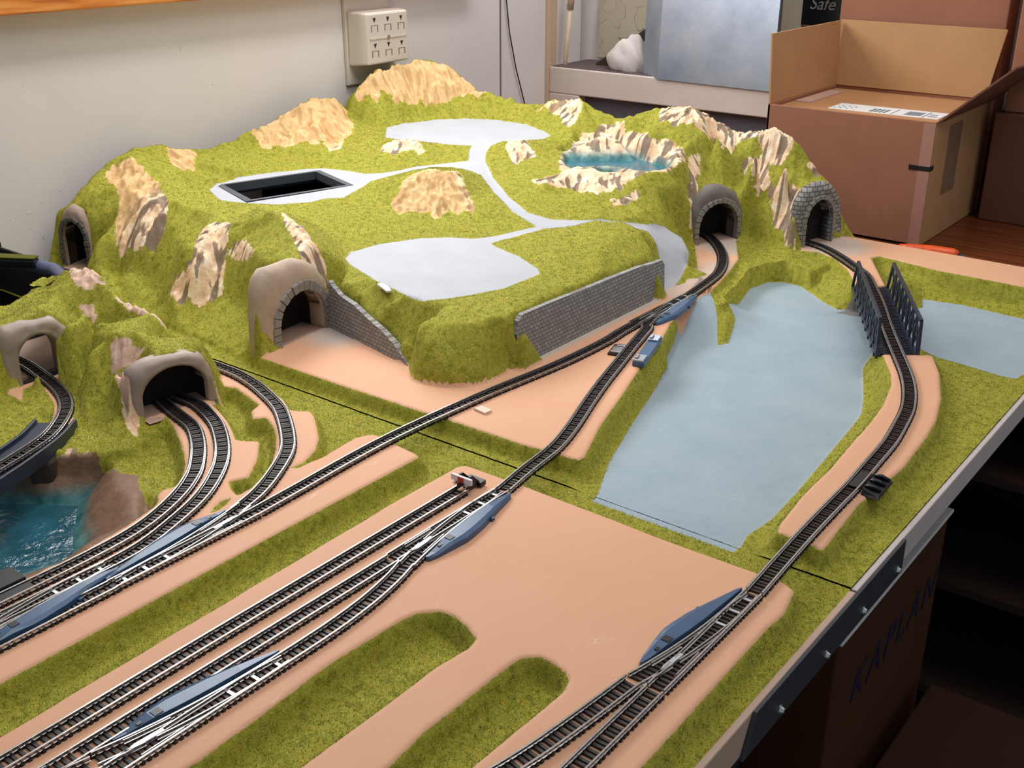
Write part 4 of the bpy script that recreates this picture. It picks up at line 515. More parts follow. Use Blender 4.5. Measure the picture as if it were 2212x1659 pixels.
RO = [(-18, -2), (-20, 30), (-20, 52), (-8, 68), (8, 73), (28, 73), (42, 66), (54, 52), (62, 30), (70, -2)]
portal(far, *PORT['R'][:2], *PORT['R'][2:], RO, M['stone'], M['stone2'], rise=25, ringw=5, depth=16)
LO = [(1, -2), (1, 30), (3, 52), (10, 66), (20, 71), (34, 66), (41, 50), (44, 30), (46, -2)]
portal(far, *PORT['L'][:2], *PORT['L'][2:], LO, M['cast'], M['stone'], rise=20, ringw=5, depth=60, lining=True)
# ---- near board
near = thing('landscape_board', 'near moulded landscape board with pink track beds, rocky tunnel hill and gorge pool', 'model railway landscape', (-676, 300, -40), 'moulded landscape boards')
nb = near_base(D); Zn, An = finish(nb, D, 'near', D['rock1'], [[(-384, 587.5), (-384, 600), (-272, 600), (-272, 587.5)]]); xs, ys, X, Y = nb[:4]; m = nb[5]
keep = ~(sdf(D['crater'], X, Y) > 0); low = m['low']
for k, bk_ in (('B', 18), ('A', 60)):
    p0, n, a, b_, h = PORT[k]; c = in_corridor(X, Y, p0, n, a - 1, b_ + 1, 5, bk_); keep &= ~(c & (fmax(nb[4] - low) > .8) & (-fmax(-Zn) < h + 3))
dg = m['dg']; An['rock'] = np.maximum(An['rock'], np.where((dg > 0) & (Zn < -7), np.minimum(dg, 6), -30)); An['pink'] = np.where(dg > 0, -9, An['pink'])
An['wet'] = sm(-26, -38, Zn) * (dg > 0); An['ochre'] = X * 0; An['gorge_brown_shade'] = (dg > 0) * sm(-4, -12, Zn); An['pale'] = sm(10, 30, Zn) * .8; An['blue'] = X * 0 + (Y > 580); An['stone'] = X * 0 - 30
An['dust_shade'] = .9 * sm(45, 15, np.hypot((X + 900) , (Y - 478) * 1.3))
terrain_mesh('moulded_terrain', xs, ys, Zn, An, keep, M['terrain'], near)
gw = ((An['grey'] < -.3) & (An['rock'] < -1.0) & (An['pink'] < -.3) & keep).astype(float)
grass_blades('grass_fibres', xs, ys, Zn, gw, near, 1.15, 1.5)
b = MB(); vs = [(x, y, -40.0) for x, y in [(-560, 240), (-575, 330), (-600, 400), (-660, 430), (-760, 400), (-860, 330), (-900, 240), (-760, 130), (-640, 140)]]; b.add(vs, [tuple(range(len(vs)))]); b.build('pool_water', M['water2'], near)
b = MB(); b.box((-194.4, 60, -36), (-190, 592, -12.6)); b.build('edge_strip', M['fascia2'], near, bevel=.8)
b = MB(); b.box((-1166, 60, -50), (-195, 592, -46)); b.box((-1165, 590, -46), (-195, 592, -15.5)); b.box((-1166, 60, -46), (-1164, 592, 38)); b.box((-1165, 583, -46), (-1010, 586, 36)); b.build('base_panel', M['hollow_shade'], near)  # base, plus unseen side panels added to blacken the crater's inside
BO = [(-11, -9), (-12, 20), (-9, 41), (4, 46), (20, 47), (40, 45), (55, 40), (60, 26), (62, 14), (64, -2)]
M['castg'] = plain('grey_tan_moulding', S(158, 140, 126), .45, 0, .1, 60, .3)
portal(near, *PORT['B'][:2], *PORT['B'][2:], BO, M['castg'], None, rise=22, depth=24)
AO = [(-16, -2), (-16, 23), (-11, 52), (10, 54), (37, 52), (53, 35), (58, 12), (66, -9)]
portal(near, *PORT['A'][:2], *PORT['A'][2:], AO, M['castg'], None, rise=20, lining=False, thick=12)
b = MB(); b.tube([(x, y, z) for x, y, z in [(-1158, 480, 38), (-1140, 515, 38), (-1110, 542, 38), (-1072, 566, 38), (-1030, 574, 37), (-990, 562, 37), (-962, 545, 38)]], [7, 7, 7, 7, 7, 6, 2], 10); b.build('opening_rim', plain('blue_grey_rim', S(84, 92, 116), .35), near, True)
b = MB(); b.prism([(-1125, 538), (-1090, 552), (-1052, 572), (-1046, 562), (-1080, 542), (-1115, 526)], 38, 47); b.build('rim_lump', M['black'], near, bevel=2)
b = MB(); b.prism([(-1125, 538), (-1090, 552), (-1052, 572), (-1046, 562), (-1080, 542), (-1115, 526)], 47.2, 49); b.build('grass_patch', M['blade'], near, bevel=.6)
b = MB(); b.box((-965, 400, -4), (-885, 583, -1)); b.build('tunnel_floor', plain('pink_grey_floor', S(212, 178, 156), .5, 0, .08, 20), near)
b = MB(); b.prism([(-776, 402), (-748, 370), (-738, 382), (-748, 398), (-764, 416)], -44, -7, inset=-4); b.build('bridge_pier', plain('dark_rock', S(70, 58, 50), .7, 0, .2, 60, .5), near, bevel=4)
# ---------------------------------------------------------------- track
def smooth_path(P_, ds=1.5):
    P_ = [Vector(p[:2]) for p in P_]; out = []
    Q_ = [P_[0] * 2 - P_[1]] + P_ + [P_[-1] * 2 - P_[-2]]
    for i in range(1, len(Q_) - 2):
        a, b, c, d = Q_[i - 1:i + 3]; n = max(2, int((c - b).length / ds))
        for k in range(n):
            t_ = k / n; out.append(.5 * ((2 * b) + (c - a) * t_ + (2 * a - 5 * b + 4 * c - d) * t_ ** 2 + (3 * b - a - 3 * c + d) * t_ ** 3))
    out.append(P_[-1])
    for _ in range(40):   # iron out hand-traced wobble
        out = [out[0]] + [(out[k - 1] + out[k] * 2 + out[k + 1]) / 4 for k in range(1, len(out) - 1)] + [out[-1]]
    return out
def frames(path):
    r = []
    for i, p in enumerate(path):
        t_ = (path[min(i + 1, len(path) - 1)] - path[max(i - 1, 0)]).normalized(); r.append((p, t_, Vector((t_.y, -t_.x))))
    return r
def rail_mesh(fr, off, z0=1.5, z1=3.8, hw=.55):
    b = MB(); prof = [(-.95, z0), (.95, z0), (.95, z0 + .35), (.3, z0 + .6), (.3, z1 - .8), (hw, z1 - .6), (hw, z1 - .08), (hw - .12, z1), (-hw + .12, z1), (-hw, z1 - .08), (-hw, z1 - .6), (-.3, z1 - .8), (-.3, z0 + .6), (-.95, z0 + .35)]
    n = len(prof); vs = []
    for k, (p, t_, s) in enumerate(fr):
        o_ = off[k] if hasattr(off, '__len__') else off
        for a, z in prof: q = p + s * (o_ + a); vs.append((q.x, q.y, z))
    fs = [(i * n + k, i * n + (k + 1) % n, (i + 1) * n + (k + 1) % n, (i + 1) * n + k) for i in range(len(fr) - 1) for k in range(n)]
    fs += [tuple(range(n)), tuple((len(fr) - 1) * n + k for k in range(n))]
    b.add(vs, fs); return b
G = 4.85
def sleeper(b, p, t_, s, l0=-6.6, l1=6.6, w_=1.8, zt=1.6, chairs=(-G, G)):
    Mx = Matrix(((s.x, t_.x, 0, p.x), (s.y, t_.y, 0, p.y), (0, 0, 1, 0), (0, 0, 0, 1)))
    b.box((l0, -w_ / 2, 0), (l1, w_ / 2, zt), Mx)
    for c in chairs:
        for e in (-1.55, 1.0): b.box((c + e, -w_ * .36, zt), (c + e + .55, w_ * .36, zt + .75), Mx)
def track(name, label, P_, group=None, z=0, pitch=3.7, skip=None):
    path = smooth_path(P_); fr = frames(path); mid = path[len(path) // 2]
    root = thing(name, label, 'model railway track', (mid.x, mid.y, z), group)
    for o_ in (-G, G):
        r = rail_mesh(fr, o_); r.v = [(x, y, zz + z) for x, y, zz in r.v]; r.build('rail', M['rail'], root)
    b = MB(); acc = pitch / 2
    for k in range(1, len(path)):
        acc += (path[k] - path[k - 1]).length
        if acc >= pitch: acc -= pitch; sleeper(b, *fr[k])
    for o_ in (-2.6, 2.6):   # thin webs joining the sleepers under the rails
        w_ = rail_mesh(fr[::3], o_ * G / 2.6, 0.1, 1.2, .5); b.add(w_.v, w_.f)
    b.v = [(x, y, zz + z) for x, y, zz in b.v]; b.build('sleeper_strip', M['sleeper'], root)
    return root
def turnout(label, toe, ang, hand, group='electric turnouts of the layout'):
    """toe position, heading angle (deg from +Y, clockwise), hand +1 diverges to the right of the heading"""
    root = thing('track_turnout', label, 'model railway turnout', (toe[0], toe[1], 0), group)
    a = math.radians(ang); t0 = Vector((math.sin(a), math.cos(a))); s0 = Vector((t0.y, -t0.x)) * hand; R_ = 430.0; Ln = 112.0
    toe = Vector(toe)
    div = lambda u: 0 if u < 8 else (u - 8) ** 2 / (2 * R_)
    main = [toe + t0 * u for u in np.linspace(0, Ln, 60)]; dv = [toe + t0 * u + s0 * div(u) for u in np.linspace(0, Ln, 60)]
    fm = [(p, t0, s0) for p in main]; fd = frames(dv); fd = [(p, t_, s * hand) for p, t_, s in fd]
    us = np.linspace(0, Ln, 60); iu = lambda u: int(u / Ln * 59)
    rail_mesh(fm, -G).build('rail', M['rail'], root, smooth=False)
    rail_mesh(fd, G).build('rail', M['rail'], root)
    # closure rails, point blades resting for the straight road, frog and check rails
    off = [G if u > 22 else G - .9 * (22 - u) / 22 * 0 for u in us]
    rail_mesh(fm[iu(4):iu(86)], [G - 1.0 * max(0, (20 - u)) / 20 - (1.4 if u < 8 else 1.4 * max(0, (30 - u)) / 30) for u in us[iu(4):iu(86)]], hw=.42).build('point_blade', M['rail'], root)
    rail_mesh(fd[iu(4):iu(86)], [-G + 1.2 * max(0, (30 - u)) / 30 for u in us[iu(4):iu(86)]], hw=.42).build('point_blade', M['rail'], root)
    rail_mesh(fm[iu(90):], G).build('rail', M['rail'], root); rail_mesh(fd[iu(90):], -G).build('rail', M['rail'], root)
    Mx = Matrix(((s0.x, t0.x, 0, toe.x), (s0.y, t0.y, 0, toe.y), (0, 0, 1, 0), (0, 0, 0, 1)))
    b = MB(); xc = G + .2
    b.prism([(xc - 2.6, 79), (xc + .2, 79), (xc + 1.2, 94), (xc - .8, 104), (xc - 1.9, 94)], 1.4, 3.6, Mx); b.build('frog', M['frog'], root)
    b = MB()
    for u in (9, 24, 40): b.box((-G + 1, u - 1.2, 1.5), (G + div(u) - 1, u + .8, 2.4), Mx)
    b.build('tie_bar', M['frog'], root)
    rail_mesh(fm[iu(74):iu(100)], -G + 1.6, hw=.35).build('check_rail', M['rail'], root); rail_mesh(fd[iu(74):iu(100)], G - 1.6, hw=.35).build('check_rail', M['rail'], root)
    b = MB()
    for u in np.arange(1.85, Ln, 3.7):
        d = div(u); sleeper(b, toe + t0 * float(u), t0, s0, -6.6, 6.6 + d, chairs=(-G, G + d) if u < 100 else (-G, G, -G + d, G + d))
    b.build('sleeper_strip', M['sleeper'], root)
    # motor housing along the diverging side
    P_ = []
    prof = [(1, .6), (4, 2.2), (10, 3.2), (26, 5.6), (44, 8.2), (58, 8.8), (66, 8.6), (78, 6.4), (92, 3.6), (98, 1.6), (99, .4)]
    inner = [(7.0 + div(u), u) for u, _ in prof]; outer = [(7.0 + div(u) + w_ * 1.38, u) for u, w_ in prof]
    b = MB(); n = len(prof); vs = []
    for (x0, u), (x1, _), in zip(inner, outer):
        top = 5.2 if 10 < u < 80 else (4.2 if 4 < u < 92 else 3.4); wv = x1 - x0
        vs += [(x0, u, .0), (x0, u, top), (x0 + wv * .72, u, top), (x1, u, top - 1.2 if wv > 1 else top), (x1 + .2, u, 0)]
    vs = [Mx @ Vector(v) for v in vs]; fs = [(5 * i + k, 5 * i + k + 1, 5 * i + k + 6, 5 * i + k + 5) for i in range(n - 1) for k in range(4)]
    fs += [(0, 1, 2, 3, 4), tuple(5 * (n - 1) + k for k in range(5))]; b.add(vs, fs); mo = b.build('switch_motor', M['motor'], root, bevel=.4)
    b = MB(); b.box((7 + div(74) + .8, 72, 4.9), (7 + div(74) + 5.8, 77, 5.6), Mx); b.box((7 + div(84) + 1, 83, 4.0), (7 + div(84) + 3, 86, 4.8), Mx); b.build('throw_lever', M['black'], mo)
    b = MB(); b.box((7 + div(34) + 6, 33, .2), (7 + div(34) + 11.5, 36, 2.6), Mx); b.build('wire_clip', M['motor'], mo)
    return root
R_ = D['rail']
turnout('grey-blue-motored turnout where the outer curve leaves the main line, beside the gorge pool', (-539, 303), 0, -1)
turnout('turnout at the left picture edge between the two pool-side tracks', (-560, 318), 180, -1)
turnout('turnout with blue motor just past the buffer stop, splitting two yard tracks', (-427, 540), 180, -1)
turnout('turnout with pale blue motor lying between the two lowest yard tracks', (-403, 322), 180, 1)
turnout('turnout cut off by the bottom left picture corner, joining the yard crossover', (-426, 96), 0, 1)
turnout('turnout with black motor on the near right line beside the joint of the two boards', (-231, 532), 180, 1)
turnout('dark turnout at the foot of the grey retaining wall, below the middle tunnel', (-534, 993), 180, -1)
tr = 'railway_track'
def arcfix(L_, head): return head + L_
track(tr, 'curved track nearest the gorge pool, entering the left lane of the wide tunnel mouth', [(-578, 60), (-578, 180)] + [(-578, 253)] + R_['L1'][1:] + [(-780, 500)])
track(tr, 'curved track entering the right lane of the wide tunnel mouth', [(-560, 318)] + [(-562, 340)] + R_['L2'][3:] + [(-780, 512)])
track(tr, 'outermost curved track passing behind the wide tunnel mouth', R_['L3'][:] + [(-830, 560), (-880, 552)])
track(tr, 'short straight of the main line running out of the left picture edge', [(-538.5, 60), (-538.5, 150), (-538.5, 230), (-538.5, 303)])
track(tr, 'long main line crossing both boards along the foot of the grey retaining wall', [(-539, 415), (-541, 450)] + R_['A'][6:10] + [(-531, 850), (-532, 881)])
track(tr, 'short curve disappearing into the middle tunnel', [(-534, 993), (-537, 1020)] + R_['A'][14:] + [(-650, 1216)])
track(tr, 'straight siding ending at the red and white buffer stop', [(-448, 60), (-448, 200), (-449, 300), (-449.5, 400), (-450, 524)])
track(tr, 'straight yard track between the siding and the crossover', [(-426, 208), (-426, 300), (-426, 380), (-426, 428)])
track(tr, 'lowest yard track leaving the blue-motored turnout toward the crossover', [(-403, 322), (-403, 340), (-403.5, 360), (-406, 388), (-411, 414), (-415.5, 429)])
track(tr, 'lower yard track continuing out of the bottom left corner', [(-403, 60), (-403, 120), (-403, 209)])
track(tr, 'track leaving the yard over the board joint up to the dark turnout', [(-427, 541)] + R_['B'][1:-2] + [(-520, 884)])
track(tr, 'straight near right track running out of the bottom of the picture', [(-231, 60), (-231, 200), (-231, 300), (-231, 419)])
track(tr, 'gently curved branch beside the second grass trench, bottom of the picture', [(-300, 150), (-275, 250), (-256, 326), (-249, 372), (-244, 419)])
track(tr, 'long right-hand track from the board joint over the truss bridge into the right tunnel', [(-231, 533), (-233, 572)] + R_['B2'][6:] + [(-548, 1262), (-580, 1272)])
track(tr, 'track curving over the dark viaduct through the left rock arch', [(-722, 280), (-729, 318), (-737, 344)] + R_['LB'][1:5] + R_['LB'][6:9] + [(-900, 462), (-930, 463)])
# buffer stop
t0 = thing('buffer_stop', 'black buffer stop with red and white beam at the end of the siding', 'buffer stop', (-450, 528, 3))
b = MB()
for s in (-1, 1):
    x = -450 + s * 4.2; b.box((x - .8, 522, 1.6), (x + .8, 540, 3.2)); b.add([(x - .7, 523, 3.2), (x + .7, 523, 3.2), (x + .7, 526, 12), (x - .7, 526, 12), (x - .7, 529, 12), (x + .7, 529, 12), (x + .7, 538, 3.2), (x - .7, 538, 3.2)], [(0, 1, 2, 3), (3, 2, 5, 4), (4, 5, 6, 7), (0, 3, 4, 7), (1, 2, 5, 6), (0, 1, 6, 7)])
b.box((-457, 535, 1), (-443, 541, 4.5)); b.box((-455.5, 526, 5), (-444.5, 528.5, 7)); b.build('frame', M['black'], t0)
b = MB(); b.box((-459, 522, 8), (-441, 524.2, 12.5)); bb = b.build('buffer_beam', M['white'], t0, bevel=.3)
b = MB(); b.box((-452.5, 521.6, 8.2), (-447.5, 522, 12.3)); b.build('red_panel', M['red'], bb)
b = MB()
for s in (-1, 1): b.tube([(-450 + s * 4.5, 520, 7), (-450 + s * 4.5, 526, 7)], 1.3, 8)
b.build('buffer_heads', M['chrome'], t0)
# track accessories
def rotM(x, y, ang, z=0): return Matrix.Translation((x, y, z)) @ Matrix.Rotation(math.radians(ang), 4, 'Z')
t0 = thing('track_terminal', 'dark power terminal with silver clips beside the track by the retaining wall', 'track terminal', (-497, 822, 0))
Mx = rotM(-497, 822, 17)
b = MB(); b.box((8, -34, 0), (19, 34, 5), Mx); b.build('terminal_housing', M['motor'], t0, bevel=.8)
for y in (-26, 27): b = MB(); b.box((7.5, y - 7, 5), (18, y + 7, 6.6), Mx); b.box((9, y - 4, 6.6), (12, y + 4, 8), Mx); b.build('contact_clip', M['chrome'], t0, bevel=.5)
b = MB(); b.box((-20, -16, 0), (-8, 8, 2.4), Mx); b.build('base', M['black'], t0, bevel=.6)
b = MB(); b.box((-18, -14, 2.4), (-8.5, -1, 4), Mx); b.box((-16, 1, 2.4), (-8, 7, 4), Mx); b.build('contact_clip', M['chrome'], t0, bevel=.5)
t0 = thing('rerailer', 'black ribbed plastic rerailer pad beside the right-hand track', 'track accessory', (-228, 704, 0))
Mx = rotM(-229, 706, 2)
b = MB(); b.add([Mx @ Vector(v) for v in [(0, -16, 0), (13, -18, 0), (13, 16, 0), (0, 14, 0), (0, -13, 4.5), (12, -15, 2.2), (12, 13, 2.2), (0, 11, 4.5)]], [(0, 1, 2, 3), (4, 5, 6, 7), (0, 1, 5, 4), (1, 2, 6, 5), (2, 3, 7, 6), (3, 0, 4, 7)]); b.build('ramp', M['black'], t0, bevel=.5)
for y in (-10, 0, 9): b = MB(); b.tube([Mx @ Vector(v) for v in [(.5, y, 5), (6, y + 1, 5), (12, y + 2, 3.2)]], [.9, 1.8, .8], 8); b.build('rib', M['black'], t0, True)
b = MB(); b.box((-10.5, -12, 1.6), (-2.2, 14, 3), Mx); b.build('centre_plate', M['black'], t0)
t0 = thing('rerailer', 'dark rerailer plate at the left picture edge beside the pool-side track', 'track accessory', (-588, 256, 0))
b = MB(); b.box((-604, 236, 0), (-585, 275, 5)); b.build('ramp', M['black'], t0, bevel=1)
b = MB(); b.box((-582, 238, 1.6), (-574, 274, 3)); b.build('centre_plate', M['black'], t0)
# truss bridge
t0 = thing('truss_bridge', 'dark blue-grey truss bridge carrying the right-hand track over the grey river', 'model bridge', (-352, 1056, 0))
ax = (Vector((-400, 1146)) - Vector((-304, 967))); Lb = ax.length; ay = ax.normalized(); bx = Vector((ay.y, -ay.x))
Mx = Matrix(((bx.x, ay.x, 0, -304.5), (bx.y, ay.y, 0, 967), (0, 0, 1, 0), (0, 0, 0, 1)))
b = MB(); b.box((-17, 0, -4.5), (17, Lb, -2.6), Mx)
for k in range(48): y = Lb * (k + .5) / 48; b.box((-15, y - 1.1, -2.6), (15, y + 1.1, -1.2), Mx)
for x in (-6, 6): b.box((x - .8, 0, -1.2), (x + .8, Lb, 0), Mx)
b.build('deck', M['bridge'], t0)
for s in (-1, 1):
    b = MB(); x = 18 * s; nseg = 8; Hh = 30; inset = 20
    def bar(p, q, wd=1.5, th=1.6):
        p, q = Vector(p), Vector(q); d = (q - p).normalized(); n = Vector((1, 0, 0)); u_ = d.cross(n); vs = []
        for e in (p, q):
            for a, c in ((-1, -1), (1, -1), (1, 1), (-1, 1)): vs.append(Mx @ (e + n * a * th / 2 + u_ * c * wd / 2))
        b.add(vs, [(0, 1, 2, 3), (4, 5, 6, 7), (0, 1, 5, 4), (1, 2, 6, 5), (2, 3, 7, 6), (3, 0, 4, 7)])
    bar((x, 0, -4), (x, Lb, -4), 5, 2.4); bar((x, 6, Hh), (x, Lb - inset, Hh), 3, 3); bar((x, 0, -4), (x, 6, Hh), 3.4, 2.6); bar((x, Lb, -4), (x, Lb - inset, Hh), 3.4, 2.6)
    ysn = [6 + (Lb - inset - 6) * k / nseg for k in range(nseg + 1)]
    for k in range(nseg):
        if k: bar((x, ysn[k], -2), (x, ysn[k], Hh), 2.2)
        bar((x, ysn[k], -2), (x, ysn[k + 1], Hh), 1.8); bar((x, ysn[k], Hh), (x, ysn[k + 1], -2), 1.4, 1.0)
        b.box((x - 2.4, ysn[k] - 1.5, -6), (x + 2.4, ysn[k] + 1.5, -3), Mx)
    b.build('truss_side', M['bridge'], t0)
# dark curved viaduct
t0 = thing('viaduct_bridge', 'dark slate plate viaduct curving over the gorge pool at the left edge', 'model bridge', (-748, 360, 0))
path = smooth_path([(-712, 250), (-722, 300), (-735, 338), (-745, 362), (-759, 391), (-776, 414)]); fr = frames(path)
def ribbon(x0, x1, z0, z1):
    b = MB(); vs = []
    for p, t_, s in fr: vs += [(*(p + s * x0), z0), (*(p + s * x1), z0), (*(p + s * x1), z1), (*(p + s * x0), z1)]
    n = len(fr); b.add(vs, [(4 * i + k, 4 * i + (k + 1) % 4, 4 * i + 4 + (k + 1) % 4, 4 * i + 4 + k) for i in range(n - 1) for k in range(4)] + [(0, 1, 2, 3), tuple(4 * (n - 1) + k for k in range(4))]); return b
ribbon(-17, 13, -7, -.1).build('deck', M['bridge'], t0)
for a, c in ((-19, -16.5), (12.5, 15)): ribbon(a, c, -9, 3.5).build('parapet', M['bridge'], t0, bevel=.4)
# ---------------------------------------------------------------- the room around the layout
M['tape'] = plain('black_tape', S(24, 22, 24), .4)
M['plastic'] = plain('beige_wall_plastic', S(214, 204, 190), .35, 0, .03, 20)
t = NT('orange_pine'); wv = t.n('ShaderNodeTexNoise', {'Vector': t.n('ShaderNodeMapping', {0: t.pos(), 3: (1, .06, 1)}).outputs[0], 'Scale': 160, 'Detail': 4, 'Distortion': .6}).outputs['Fac']
M['pine'] = t.out(t.ramp(wv, [(.3, S(178, 84, 28)), (.5, S(226, 138, 60)), (.7, S(240, 168, 90))]), .4)
t = NT('brown_table_wood'); wv = t.n('ShaderNodeTexNoise', {'Vector': t.n('ShaderNodeMapping', {0: t.pos(), 3: (.06, 1, 1)}).outputs[0], 'Scale': 130, 'Detail': 4, 'Distortion': .5}).outputs['Fac']
M['table'] = t.out(t.ramp(wv, [(.3, S(84, 40, 18)), (.7, S(128, 68, 34))]), .35)
def cardboard(name, c):
    t = NT(name); return t.out(t.mix(t.noise(20, 4), tuple(x * .88 for x in c[:3]) + (1,), tuple(min(1, x * 1.1) for x in c[:3]) + (1,)), .8, 0, t.bump(t.n('ShaderNodeTexNoise', {'Vector': t.n('ShaderNodeMapping', {0: t.pos(), 3: (1, 1, .04)}).outputs[0], 'Scale': 300, 'Detail': 2}).outputs['Fac'], .15, .0008), .2)
M['card'] = cardboard('brown_cardboard', S(158, 108, 84)); M['cardin'] = cardboard('light_cardboard_inside', S(186, 144, 100)); M['cardtop'] = cardboard('tan_cardboard_top', S(182, 134, 92)); M['carddark'] = cardboard('dark_cardboard', S(116, 76, 60)); M['cardlit'] = cardboard('lit_cardboard_side', S(184, 142, 98))  # the side tone is lighter to paint in the light on that face
def one(name, label, cat, mesh, mat, kind=None, group=None, **k):
    o = mesh.build(name, mat, None, **k)
    return tag(o, label, cat, group, kind)
def text_mesh(name, body, size, shear, space, loc, rot, mat, parent):
    tx = bpy.data.curves.new(name, 'FONT'); tx.body = body; tx.size = size; tx.extrude = .0003; tx.shear = shear; tx.space_character = space
    tmp = bpy.data.objects.new('tmp', tx); COL.objects.link(tmp); bpy.context.view_layer.update()
    me = bpy.data.meshes.new_from_object(tmp.evaluated_get(bpy.context.evaluated_depsgraph_get())); bpy.data.objects.remove(tmp)
    me.materials.clear(); me.materials.append(mat); o = bpy.data.objects.new(name, me); COL.objects.link(o)
    me.transform(Matrix.Translation(loc) @ Matrix.Rotation(math.radians(rot[1]), 4, 'Z') @ Matrix.Rotation(math.radians(rot[0]), 4, 'X'))
    o.parent = parent; o.matrix_parent_inverse = Matrix.Translation(parent.location).inverted(); return o
# window above the sill on the left wall (its light is the window light)
b = MB()
for lo, hi in (((-1190, 600, 290), (-1172, 622, 740)), ((-1190, 1348, 290), (-1172, 1370, 740)), ((-1190, 600, 722), (-1172, 1370, 744)), ((-1190, 600, 290), (-1172, 1370, 306))): b.box(lo, hi)
struct(b.build('window_1', plain('window_white', S(225, 222, 215), .4), bevel=2))
b = MB(); b.box((-1190, -100, 270), (-1160, 1420, 291)); struct(b.build('trim_1', M['pine'], bevel=2))
b = MB(); b.box((-1190, 1628, -300), (-1182, 1652, 1500)); struct(b.build('trim_2', plain('beige_corner_board', S(206, 178, 150), .5, 0, .06, 30), bevel=1.5))
b = MB(); b.box((-1191, 1501, -300), (-1188.6, 1503.5, 1500)); struct(b.build('trim_3', plain('dark_panel_joint', S(120, 112, 112), .7)))
# six-way outlet adapter and its wall plate
t0 = thing('outlet_adapter', 'beige six-way electrical outlet adapter plugged into the wall above the highest peak', 'outlet adapter', (-1190, 1190, 190))
b = MB(); b.box((-1190, 1147, 137), (-1184, 1235, 262)); b.build('wall_plate', M['plastic'], t0, bevel=2)
b = MB(); vs = [(-1184, 1150, 164), (-1184, 1250, 164), (-1184, 1250, 238), (-1184, 1150, 238), (-1152, 1158, 167), (-1152, 1240, 167), (-1152, 1240, 236), (-1152, 1158, 236)]
b.add(vs, [(0, 1, 2, 3), (4, 5, 6, 7), (0, 1, 5, 4), (1, 2, 6, 5), (2, 3, 7, 6), (3, 0, 4, 7)]); bd = b.build('body', M['plastic'], t0, bevel=2.5)
M['slot'] = plain('dark_slot', S(40, 30, 26), .6); M['slot2'] = plain('brown_slot', S(150, 120, 108), .6)
b = MB(); b.box((-1152.2, 1162, 201), (-1150.8, 1236, 203.4)); b.build('ridge', M['plastic'], bd)
for zr_, zs in ((227, 216), (192.5, 181.5)):
    for y in (1172, 1199, 1226):
        b = MB(); b.prism([(-3, 2.5), (3, 2.5), (0, -3.8)], 0, .5, Matrix(((0, 0, 1, -1152.1), (1, 0, 0, y), (0, 1, 0, zr_), (0, 0, 0, 1))))
        so = b.build('socket', M['slot'], bd)
        b = MB(); b.box((-1152.1, y - 7, zs - 5), (-1151.7, y - 5.2, zs + 4)); b.box((-1152.1, y + 5, zs - 5), (-1151.7, y + 7, zs + 4)); b.box((-1152.1, y - 5, zs + 3.2), (-1151.7, y + 5, zs + 4)); b.build('blade_slots', M['slot2'], so)
b = MB(); b.tube([(-1152, 1199, 202), (-1150.2, 1199, 202)], 3, 12); b.build('screw', M['slot2'], bd)
b = MB(); b.tube([(-1186, 1508, 420), (-1186, 1511, 300), (-1186, 1514, 231), (-1186, 1522, 180), (-1186, 1540, 120), (-1186, 1566, 55), (-1186, 1575, 20)], 1.1, 6)
one('wall_wire', 'thin black wire hanging in a curve down the left wall near the corner', 'wire', b, M['black'], smooth=True)
# sill shelf at the back with the dark opening under it
M['ledge'] = plain('worn_white_paint', S(212, 196, 186), .55, 0, .05, 18, .25)
b = MB(); b.box((-1182, 1630, 70), (-684, 1750, 114)); b.box((-1182, 1630, -300), (-1118, 1750, 70)); struct(b.build('trim_4', M['ledge'], bevel=2))
M['ledgetop'] = plain('dark_ledge_top', S(92, 76, 76), .8)  # darker brownish grey for the top of the ledge
b = MB(); b.box((-1180, 1634, 114), (-686, 1748, 114.8)); struct(b.build('trim_5', M['ledgetop']))
b = MB(); b.box((-1118, 1650, -300), (-684, 1656, 70)); struct(b.build('trim_6', plain('slate_grey_recess', S(96, 94, 104), .7)))
# things on the shelf
t = NT('map_paper'); vo = t.n('ShaderNodeTexNoise', {'Vector': t.pos(), 'Scale': 28, 'Detail': 1}).outputs['Fac']; ln = t.math('ABSOLUTE', t.math('SUBTRACT', vo, .5))
pm = t.out(t.mix(t.rng(ln, .006, .002), t.mix(t.noise(14, 3), S(190, 176, 152), S(206, 194, 172)), S(120, 106, 92)), .6)
b = MB(); b.box((-1160, 1746, 120), (-1020, 1749, 330)); one('wall_map', 'faded paper plan pinned behind the shelf in the corner', 'paper map', b, pm)
b = MB(); b.tube([(-1172, 1660, 70), (-1170, 1662, 130), (-1164, 1664, 205)], [3, 4, 5], 12); b.tube([(-1164, 1664, 207), (-1160, 1665, 250)], [6, 6.5], 12)
one('plastic_pipe', 'slim cream pipe standing in the corner left of the shelf', 'pipe', b, plain('cream_pipe', S(206, 184, 158), .4), smooth=True)
b = MB(); b.prism([(0, 0), (32, 0), (32, 26), (0, 26)], 0, 210, Matrix.Translation((-1128, 1690, 117)) @ Matrix.Rotation(math.radians(57), 4, 'Y'))
one('timber_offcut', 'dark weathered timber leaning behind the white lump on the shelf', 'wood', b, plain('dark_timber', S(52, 42, 26), .8, 0, .35, 60, .6), bevel=3)
b = MB(); bm = bmesh.new(); bmesh.ops.create_icosphere(bm, subdivisions=4, radius=1)
for v in bm.verts:
    p = v.co; k = 1 + .07 * math.sin(p.x * 4 + p.z * 3) * math.cos(p.y * 4 + p.z * 3) + .025 * math.sin(p.x * 11 + p.y * 9); zz = max(-.55, p.z) * (1 + .5 * max(0, p.x))
    v.co = Vector((p.x * 40 * k * (1 - .38 * max(0, p.z)), p.y * 26 * k, (zz + .55) * 34 * k))
